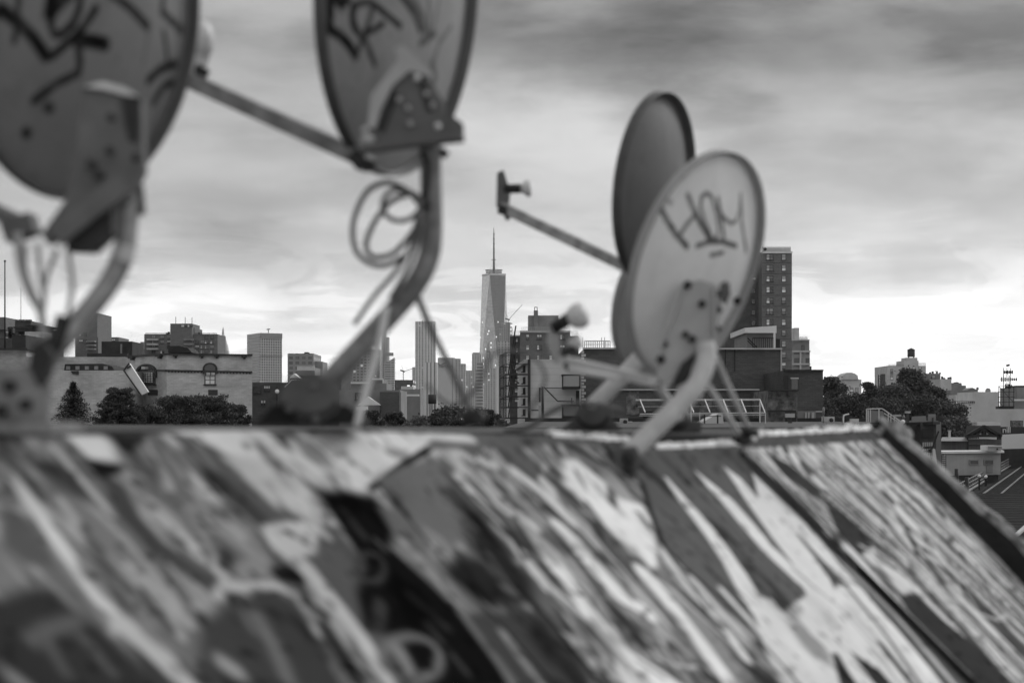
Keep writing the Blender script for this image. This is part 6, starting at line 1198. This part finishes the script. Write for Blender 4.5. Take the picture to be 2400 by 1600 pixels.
# plank roof at lower right, brick houses below the verge
t = bthing('plank_roof', 'dark weathered plank roof at the lower right below the track', 'roof', 2380, 55); z = ZZ(1155, 76); b = MB(); a = [(XY(2180, 76)), (XY(2560, 76)), (XY(2700, 40)), (XY(2250, 40))]; b.prism([a[3], a[2], a[1], a[0]], z - .3, z, 0); b.build('planks', c_wood, t)
b = MB()
for i in range(44): Yq = 41 + .8 * i; b.bar((8.0, Yq, z + .004), (28, Yq + .3 * (i % 2), z + .004), .03 + .02 * (i % 3), .012)
b.build('seam', c_wood, t); b = MB(); b.bar(P(2372, 1262, 46), P(2440, 1202, 49), .10, .06); b.build('edge_flashing', c_trim, t); b = MB(); b.prism([a[3], a[2], a[1], a[0]], 0, z - .3); b.build('wall', c_brick3, t)
def ruin_house():
    Y = 88.; t = bthing('brick_house', 'worn brick house with a rusty shutter and fire escape right of the verge', 'house', 2150, Y); block(t, 2085, 2178, Y, 9, 996, c_brick3, top=c_gravel); block(t, 2158, 2194, Y - 2, 6, 990, c_brick3, name='corner_bay', top=c_cop); block(t, 2184, 2206, Y + 1, 8, 986, c_mid, name='party_wall', top=c_trim)
    b = MB(); b.slab([P(2160, 1026, Y - 2.1), P(2188, 1026, Y - 2.1), P(2188, 1004, Y - 2.1), P(2160, 1004, Y - 2.1)], .2); b.build('opening', c_iron, t)
    for i in range(5): b = MB(); b.bar(P(2164 + 5 * i, 1072, Y - 2.1), P(2164 + 5 * i, 1036, Y - 2.1), .06); b.build('shutter_slat', c_trim, t)
    b = MB(); b.bar(P(2090, 994, Y - .3), P(2195, 991, Y - 2.3), .5, .12); b.bar(P(2186, 978, Y), P(2186, 1060, Y - 1), .08); b.bar(P(2196, 980, Y - .5), P(2210, 984, Y - .5), .3, .2); b.build('cornice', c_cop, t)
    b = MB(); [b.bar(P(2152 + 12 * (i % 3), 1060 - 3 * i, Y - 2.6), P(2184, 1058 - 3 * i, Y - 2.6), .05) for i in range(5)]; b.bar(P(2184, 1052, Y - 2.6), P(2200, 1010, Y - 2.6), .06); b.build('fire_escape', c_iron, t)
    b = MB(); b.slab([P(2186, 1082, Y - 2.3), P(2197, 1090, Y - 2.3), P(2192, 1052, Y - 2.3), P(2187, 1050, Y - 2.3)], .1); b.build('pale_board', c_white, t)
    b = MB(); b.slab([P(2136, 996, Y - .1), P(2172, 992, Y - .1), P(2170, 974, Y - .1), P(2138, 976, Y - .1)], .1); b.bar(P(2184, 986, Y), P(2184, 970, Y), .35, .1); b.build('roof_hoarding', c_mid, t)
    b = MB(); r = random.Random(6); pts = [P(2135 + 3.4 * i, 1044 + r.uniform(-5, 5) + i * .9, Y - .15) for i in range(9)]; b.tube(smooth(pts, 4), .05, 6); pts = [P(2140 + 3.4 * i, 1054 + r.uniform(-5, 5), Y - .15) for i in range(8)]; b.tube(smooth(pts, 4), .05, 6); b.build('graffiti_line', c_trim, t)
ruin_house()
t = bthing('stair_frame', 'pale steel railed roof stair with a sloping side right of the ridge end', 'stair', 2060, 60); t.location.z = ZZ(992, 60); Yq = 60.
b = MB(); pts = [P(2031, 990, Yq), P(2031, 958, Yq), P(2066, 957, Yq), P(2072, 960, Yq), P(2114, 989, Yq)]; [b.bar(pts[i], pts[i + 1], .035) for i in range(4)]; [b.bar(P(x, 990, Yq), P(x, y, Yq), .03) for x, y in [(2035, 960), (2040, 960), (2060, 958), (2082, 968), (2088, 972), (2096, 977)]]; b.bar(P(2072, 968, Yq + .8), P(2112, 992, Yq + .8), .03); b.build('handrail', c_steel, t)
b = MB(); b.slab([P(2040, 990, Yq + .3), P(2074, 990, Yq + .3), P(2070, 963, Yq + .3), P(2040, 962, Yq + .3)], .6); b.build('stair_box', c_mid, t); b = MB(); b.ball(P(2116, 988, Yq), .07, 10, 6); b.build('newel_cap', c_white, t)
# neighbouring flat roof with a steel canopy and clutter
t = bthing('neighbour_roof', 'flat dark tar roof of the next building beyond the ridge', 'roof', 1700, 45); z = 14.86; a0, a1, a2, a3 = XY(1180, 27.5), XY(2036, 27.5), XY(2040, 64), XY(1230, 64); b = MB(); b.prism([a0, a1, a2, a3], 0, z, 0); b.build('roof_slab', c_gravel, t); b = MB(); b.prism([(a3[0], 63.4), (a2[0], 63.4), a2, a3], z, z + .12); b.build('parapet', c_cop, t)
def pergola():
    Yf, Yb = 44., 48.; t = thing('steel_canopy', 'white bare steel canopy frame on the neighbouring roof', 'canopy frame', P(1720, 990, Yf)); b = MB()
    top = lambda x: P(x, 936, Yb); fr = lambda x: P(x, 966 + (x - 1614) * .004, Yf)
    for x in (1500, 1560, 1614, 1652, 1695, 1737, 1781): b.bar(P(x, 936, Yb), fr(x + 12), .024)
    for s in (0, .5, 1.): b.bar(P(1490, 937, Yb).lerp(P(1500, 970, Yf), s), P(1781, 936, Yb).lerp(P(1794, 967, Yf), s), .045 if not s else .010 if s < .9 else .028)
    b.bar(P(1498, 974, Yf), P(1794, 972, Yf), .014)
    for x in (1640, 1794): b.bar(fr(x), P(x, 992, Yf), .022)
    b.build('frame', c_steel, t)
    for x in (1781, 1620): b = MB(); b.bar(P(x, 936, Yb), P(x, 990, Yb), .025); b.build('post', c_white, t)
pergola()
b = MB(); b.slab([P(1640, 992, 40), P(1696, 992, 40), P(1694, 970, 40), P(1684, 969, 40)], 1.2); tag(b.build('tarpaulin', c_light, loc=P(1668, 992, 40)), 'pale creased tarpaulin heap under the steel canopy', 'tarpaulin')
b = MB(); b.box(P(1645, 0, 39).x, P(1690, 0, 39).x, 39, 39.03, ZZ(976, 39), ZZ(974, 39)); [b.bar(P(x, 992, 39), P(x, 972, 39), .03) for x in (1651, 1682)]; tag(b.build('roof_railing', c_iron, loc=P(1668, 992, 39)), 'thin dark railing in front of the tarpaulin', 'railing')
t = thing('roof_vent', 'dark box vent with a pale bent pipe left of the roof stair', 'vent', P(1990, 992, 52)); block(t, 1977, 2000, 52, .3, 974, c_iron, name='box', z0=14.84); b = MB(); b.tube(smooth([P(1977, 994, 51.8), P(1977, 976, 51.8), P(1981, 972, 51.8), P(1990, 970, 51.8)], 4), .02, 8); b.build('pipe', c_white, t); block(t, 1994, 2013, 51.8, .3, 981, c_light, name='hood', z0=14.84)
t = thing('air_handler', 'low pale rooftop unit beside the low brick wing door', 'air conditioner', P(1496, 1000, 60)); block(t, 1491, 1504, 60, .4, 992, c_trim, name='casing', z0=14.85); block(t, 1472, 1482, 60.2, .3, 987, c_light, name='grille', z0=14.85)
def clutter(name, label, cat, px, py0, py1, Y, w, m, kind):
    t = thing(name, label, cat, P(px, py1, Y)); k = Y / F; b = MB(); x0, x1 = P(px - w / 2, 0, Y).x, P(px + w / 2, 0, Y).x; z0, z1 = ZZ(py1, Y), ZZ(py0, Y)
    if kind == 'stack': b.box(x0, x1, Y, Y + w * k, z0, z1); b.build('shaft', m, t); b = MB(); b.box(x0 - .06, x1 + .06, Y - .06, Y + w * k + .06, z1, z1 + .10); b.build('cap', c_trim, t)
    elif kind == 'vent': b.lathe((P(px, py1, Y)), (0, 0, 1), [(0, w * k * .3), (z1 - z0, w * k * .3)], 12); b.build('pipe', m, t); b = MB(); b.lathe(P(px, py0, Y), (0, 0, 1), [(0, w * k * .5), (.12, w * k * .5), (.2, .02)], 12); b.build('cowl', m, t)
    else: b.box(x0, x1, Y, Y + 1., z0 + .05, z1); b.build('casing', m, t); b = MB(); b.lathe(((x0 + x1) / 2, Y - .02, (z0 + z1) / 2), (0, -1, 0), [(0, (z1 - z0) * .3), (.03, (z1 - z0) * .3), (.03, .02)], 14); b.build('fan_grille', c_iron, t)
    return t
clutter('chimney', 'squat brick chimney with a pale cap on the worn brick house', 'chimney', 2104, 976, 996, 90, 10, c_brick, 'stack')
clutter('chimney', 'narrow tall chimney beside the roof hoarding of the worn house', 'chimney', 2128, 968, 996, 92, 6, c_brick3, 'stack')
clutter('roof_cowl', 'round capped vent pipe left of the hoarding', 'vent', 2118, 982, 996, 89, 7, c_mid, 'vent')
clutter('cooling_unit', 'pale fan unit on the low roof in front of the square building', 'air conditioner', 1948, 976, 992, 50, 16, c_light, 'fan')
clutter('roof_cowl', 'small capped vent pipe near the far right of the dark deck', 'vent', 1930, 972, 992, 48, 6, c_mid, 'vent')
clutter('chimney', 'dark chimney stack near the stone pier', 'chimney', 1852, 978, 994, 47, 9, c_brick3, 'stack')
clutter('cooling_unit', 'fan unit under the arm of the pale dish on the neighbouring roof', 'air conditioner', 1465, 980, 996, 45, 14, c_trim, 'fan')
clutter('chimney', 'small pale chimney on the station side roof', 'chimney', 2226, 1010, 1024, 217, 5, c_light, 'stack')
# ------------------------------------------------------------------ trees
c_leaf = mat('leaf_dark', .07, .85, .3, .35, spec=.2); c_leaf2 = mat('leaf_mid', .10, .85, .3, .35, spec=.2); c_bark = mat('bark', .05, .9, .4, 2); c_bloom = mat('pale_leaf', .16, .8, .5, .5)
def tree(name, label, px, pytop, hw, Y, h=10., seed=1, n=5200, leaf=.22, m=None, group=None, squash=1., lumps=15, cf=1.):
    """Tapered trunk, limbs, and many small leaf faces in uneven clumps; hw in picture units."""
    r = random.Random(seed); k = Y / F; x, y = XY(px, Y); zt = ZZ(pytop, Y); R_ = hw * k; zb = zt - h; t = thing(name, label, 'tree', (x, y, max(0, zb - 4)), group)
    b = MB(); z0 = max(0, zb - 4); b.tube([(x, y, z0), (x + .2, y, zb + .2 * h), (x - .1, y + .1, zt - .25 * h)], [.28, .2, .06], 8)
    cl = []
    for i in range(lumps):
        a = r.uniform(0, 6.283); u = r.random(); zz = zb + h * (.18 + .76 * u); env = R_ * (1.05 - .55 * max(0, u - .35) / .65) * (.5 + .5 * min(1, u / .2)); q = math.sqrt(r.random()); c = Vector((x + env * q * .82 * math.cos(a), y + env * q * .82 * math.sin(a), zz)); cr = R_ * r.uniform(.26, .46) * cf; cl.append((c, cr)); b.tube([(x, y, zb + .25 * h + .3 * (zz - zb)), tuple(c)], [.07, .02], 5)
    cl.append((Vector((x, y, zt - R_ * .28)), R_ * .3)); b.build('trunk', c_bark, t)
    V = []; Fc = []
    for i in range(n):
        c, cr = cl[i % len(cl)]; d = Vector((r.gauss(0, 1), r.gauss(0, 1), r.gauss(0, 1))).normalized(); rr = cr * (r.random() ** .42) * r.uniform(.75, 1.12) * (1.45 if r.random() < .12 else 1); p = c + Vector((d.x * rr, d.y * rr, d.z * rr * .72 * squash)); s = leaf * r.uniform(.5, 1.3)
        u = Vector((r.gauss(0, 1), r.gauss(0, 1), r.gauss(0, .6))).normalized() * s; w = u.cross(Vector((r.gauss(0, 1), r.gauss(0, 1), r.gauss(0, 1)))).normalized() * s * .6; j = len(V); V += [tuple(p - u), tuple(p + w), tuple(p + u), tuple(p - w)]; Fc.append((j, j + 1, j + 2, j + 3))
    o0 = wloc(t); me = bpy.data.meshes.new('crown'); me.from_pydata([(v[0] - o0.x, v[1] - o0.y, v[2] - o0.z) for v in V], [], Fc); me.materials.append(m or c_leaf); me.update(); o = bpy.data.objects.new('crown', me); COL.objects.link(o); o.parent = t; return t
G_TR = 'trees right of the brick buildings'
for i, (px, py, hw, Y, lab) in enumerate([(1955, 884, 36, 240, 'thin topped tree against the square brick building'), (2038, 896, 24, 250, 'small spindly tree between the two larger crowns'), (1995, 922, 62, 238, 'broad low tree below the rounded building'), (2092, 902, 60, 255, 'wide dark tree left of the tallest crown'),
    (2143, 866, 50, 262, 'tallest dense tree in front of the prewar building'), (2192, 902, 46, 258, 'tree stepping down right of the tallest crown'), (2232, 944, 48, 246, 'rightmost tree, touching the blank warehouse wall'), (2070, 940, 72, 240, 'dark spreading tree behind the roof stair'), (2150, 930, 74, 243, 'full dark tree in the middle of the right clump'), (2228, 972, 62, 236, 'lowest dark tree above the station roof'), (1940, 940, 40, 232, 'low dark tree beside the porch of the square building')]):
    tree('broadleaf_tree', lab, px, py, hw, Y, 9.5 if hw > 40 else 5, seed=20 + i, n=24000 if hw > 45 else 11000, leaf=.18, group=G_TR, m=c_leaf if i % 3 else c_leaf2, lumps=34, cf=1.15)
G_TL = 'trees before the fortress wall'
for i, (px, py, hw, lab) in enumerate([(278, 897, 68, 'feathery tree below the white chute'), (345, 936, 74, 'low tree right of the feathery tree'), (418, 917, 94, 'broad tree under the left arched window'), (490, 915, 90, 'dense tree under the right arched window'), (552, 938, 54, 'rightmost low tree at the fortress corner')]):
    tree('broadleaf_tree', lab, px, py + 7, hw, 100 + 4 * i, 3.0, seed=50 + i, n=22000, leaf=.055, group=G_TL, m=c_leaf, squash=.8, lumps=170, cf=.40)
def pine():
    Y = 96.; px = 172; t = thing('spruce_tree', 'pointed dark spruce before the fortress annex', 'tree', (XY(px, Y)[0], Y, 9), G_TL); r = random.Random(9); x, y = XY(px, Y); zt = ZZ(893, Y); H = 2.3; k = Y / F
    b = MB(); b.tube([(x, y, 9), (x, y, zt)], [.14, .02], 8); V = []; Fc = []
    for lv in range(22):
        f = (lv + .5) / 22; z = zt - .05 - H * f; Rr = 70 * k * f ** .85 * r.uniform(.8, 1.1); nb = 7 + int(6 * f)
        for q in range(nb):
            a = 6.283 * q / nb + r.uniform(-.3, .3); L = Rr * r.uniform(.7, 1.12); tip = Vector((x + L * math.cos(a), y + L * math.sin(a), z - .25 * L + .12 * L)); base = Vector((x, y, z)); b.tube([tuple(base), tuple(tip)], [.02, .006], 4)
            for s in range(52):
                u = r.uniform(.15, 1.05); p = base.lerp(tip, u) + Vector((r.gauss(0, .05), r.gauss(0, .05), r.gauss(-.02, .04))); d = (tip - base).normalized() + Vector((r.gauss(0, .5), r.gauss(0, .5), r.gauss(.1, .4))); d = d.normalized() * .085; w = d.cross(Vector((0, 0, 1))).normalized() * .028; j = len(V); V += [tuple(p - d), tuple(p + w), tuple(p + d), tuple(p - w)]; Fc.append((j, j + 1, j + 2, j + 3))
    b.build('trunk', c_bark, t); o0 = wloc(t); me = bpy.data.meshes.new('crown'); me.from_pydata([(v[0] - o0.x, v[1] - o0.y, v[2] - o0.z) for v in V], [], Fc); me.materials.append(c_leaf); o = bpy.data.objects.new('crown', me); COL.objects.link(o); o.parent = t
pine()
G_TC = 'low trees beyond the ridge in the middle'
for i, (px, py, hw, Y, lab) in enumerate([(875, 952, 34, 88, 'dark bushy tree right of the mast plate'), (925, 955, 32, 92, 'dark tree right of the pale strut'), (975, 962, 34, 90, 'speckled tree with pale leaves below the striped tower'), (1035, 968, 30, 96, 'low tree left of the strut clamp'), (1075, 970, 30, 92, 'low tree behind the strut clamp'), (1145, 950, 34, 98, 'dark round tree left of the pale house'), (1178, 972, 28, 94, 'pale low tree at the foot of the pale house')]):
    tree('broadleaf_tree', lab, px, py + 10, hw + 12, Y, 1.7, seed=80 + i, n=9000, leaf=.055, group=G_TC, m=c_bloom if i in (2, 6) else c_leaf, lumps=70, cf=.5)
for i, (px, py, hw, Y, lab) in enumerate([(1050, 960, 80, 210, 'distant dark tree row edge left of the far pale slab foot'), (1140, 962, 60, 220, 'distant dark tree at the foot of the ornate building')]):
    tree('broadleaf_tree', lab, px, py, hw, Y, 4, seed=95 + i, n=5000, leaf=.2, group=G_TC, lumps=22)
# ------------------------------------------------------------------ air
def haze():
    b = MB(); b.box(-2600, 2600, -40, 6200, -1, 640); o = b.build('haze', []); o['kind'] = 'stuff'; M = bpy.data.materials.new('haze'); M.use_nodes = True; nt = M.node_tree; nt.nodes.clear(); v = nt.nodes.new('ShaderNodeVolumePrincipled'); v.inputs['Color'].default_value = (.9, .9, .9, 1); v.inputs['Density'].default_value = .00005; v.inputs['Anisotropy'].default_value = .2
    q = nt.nodes.new('ShaderNodeOutputMaterial'); nt.links.new(v.outputs[0], q.inputs['Volume']); o.data.materials.clear(); o.data.materials.append(M)
haze()
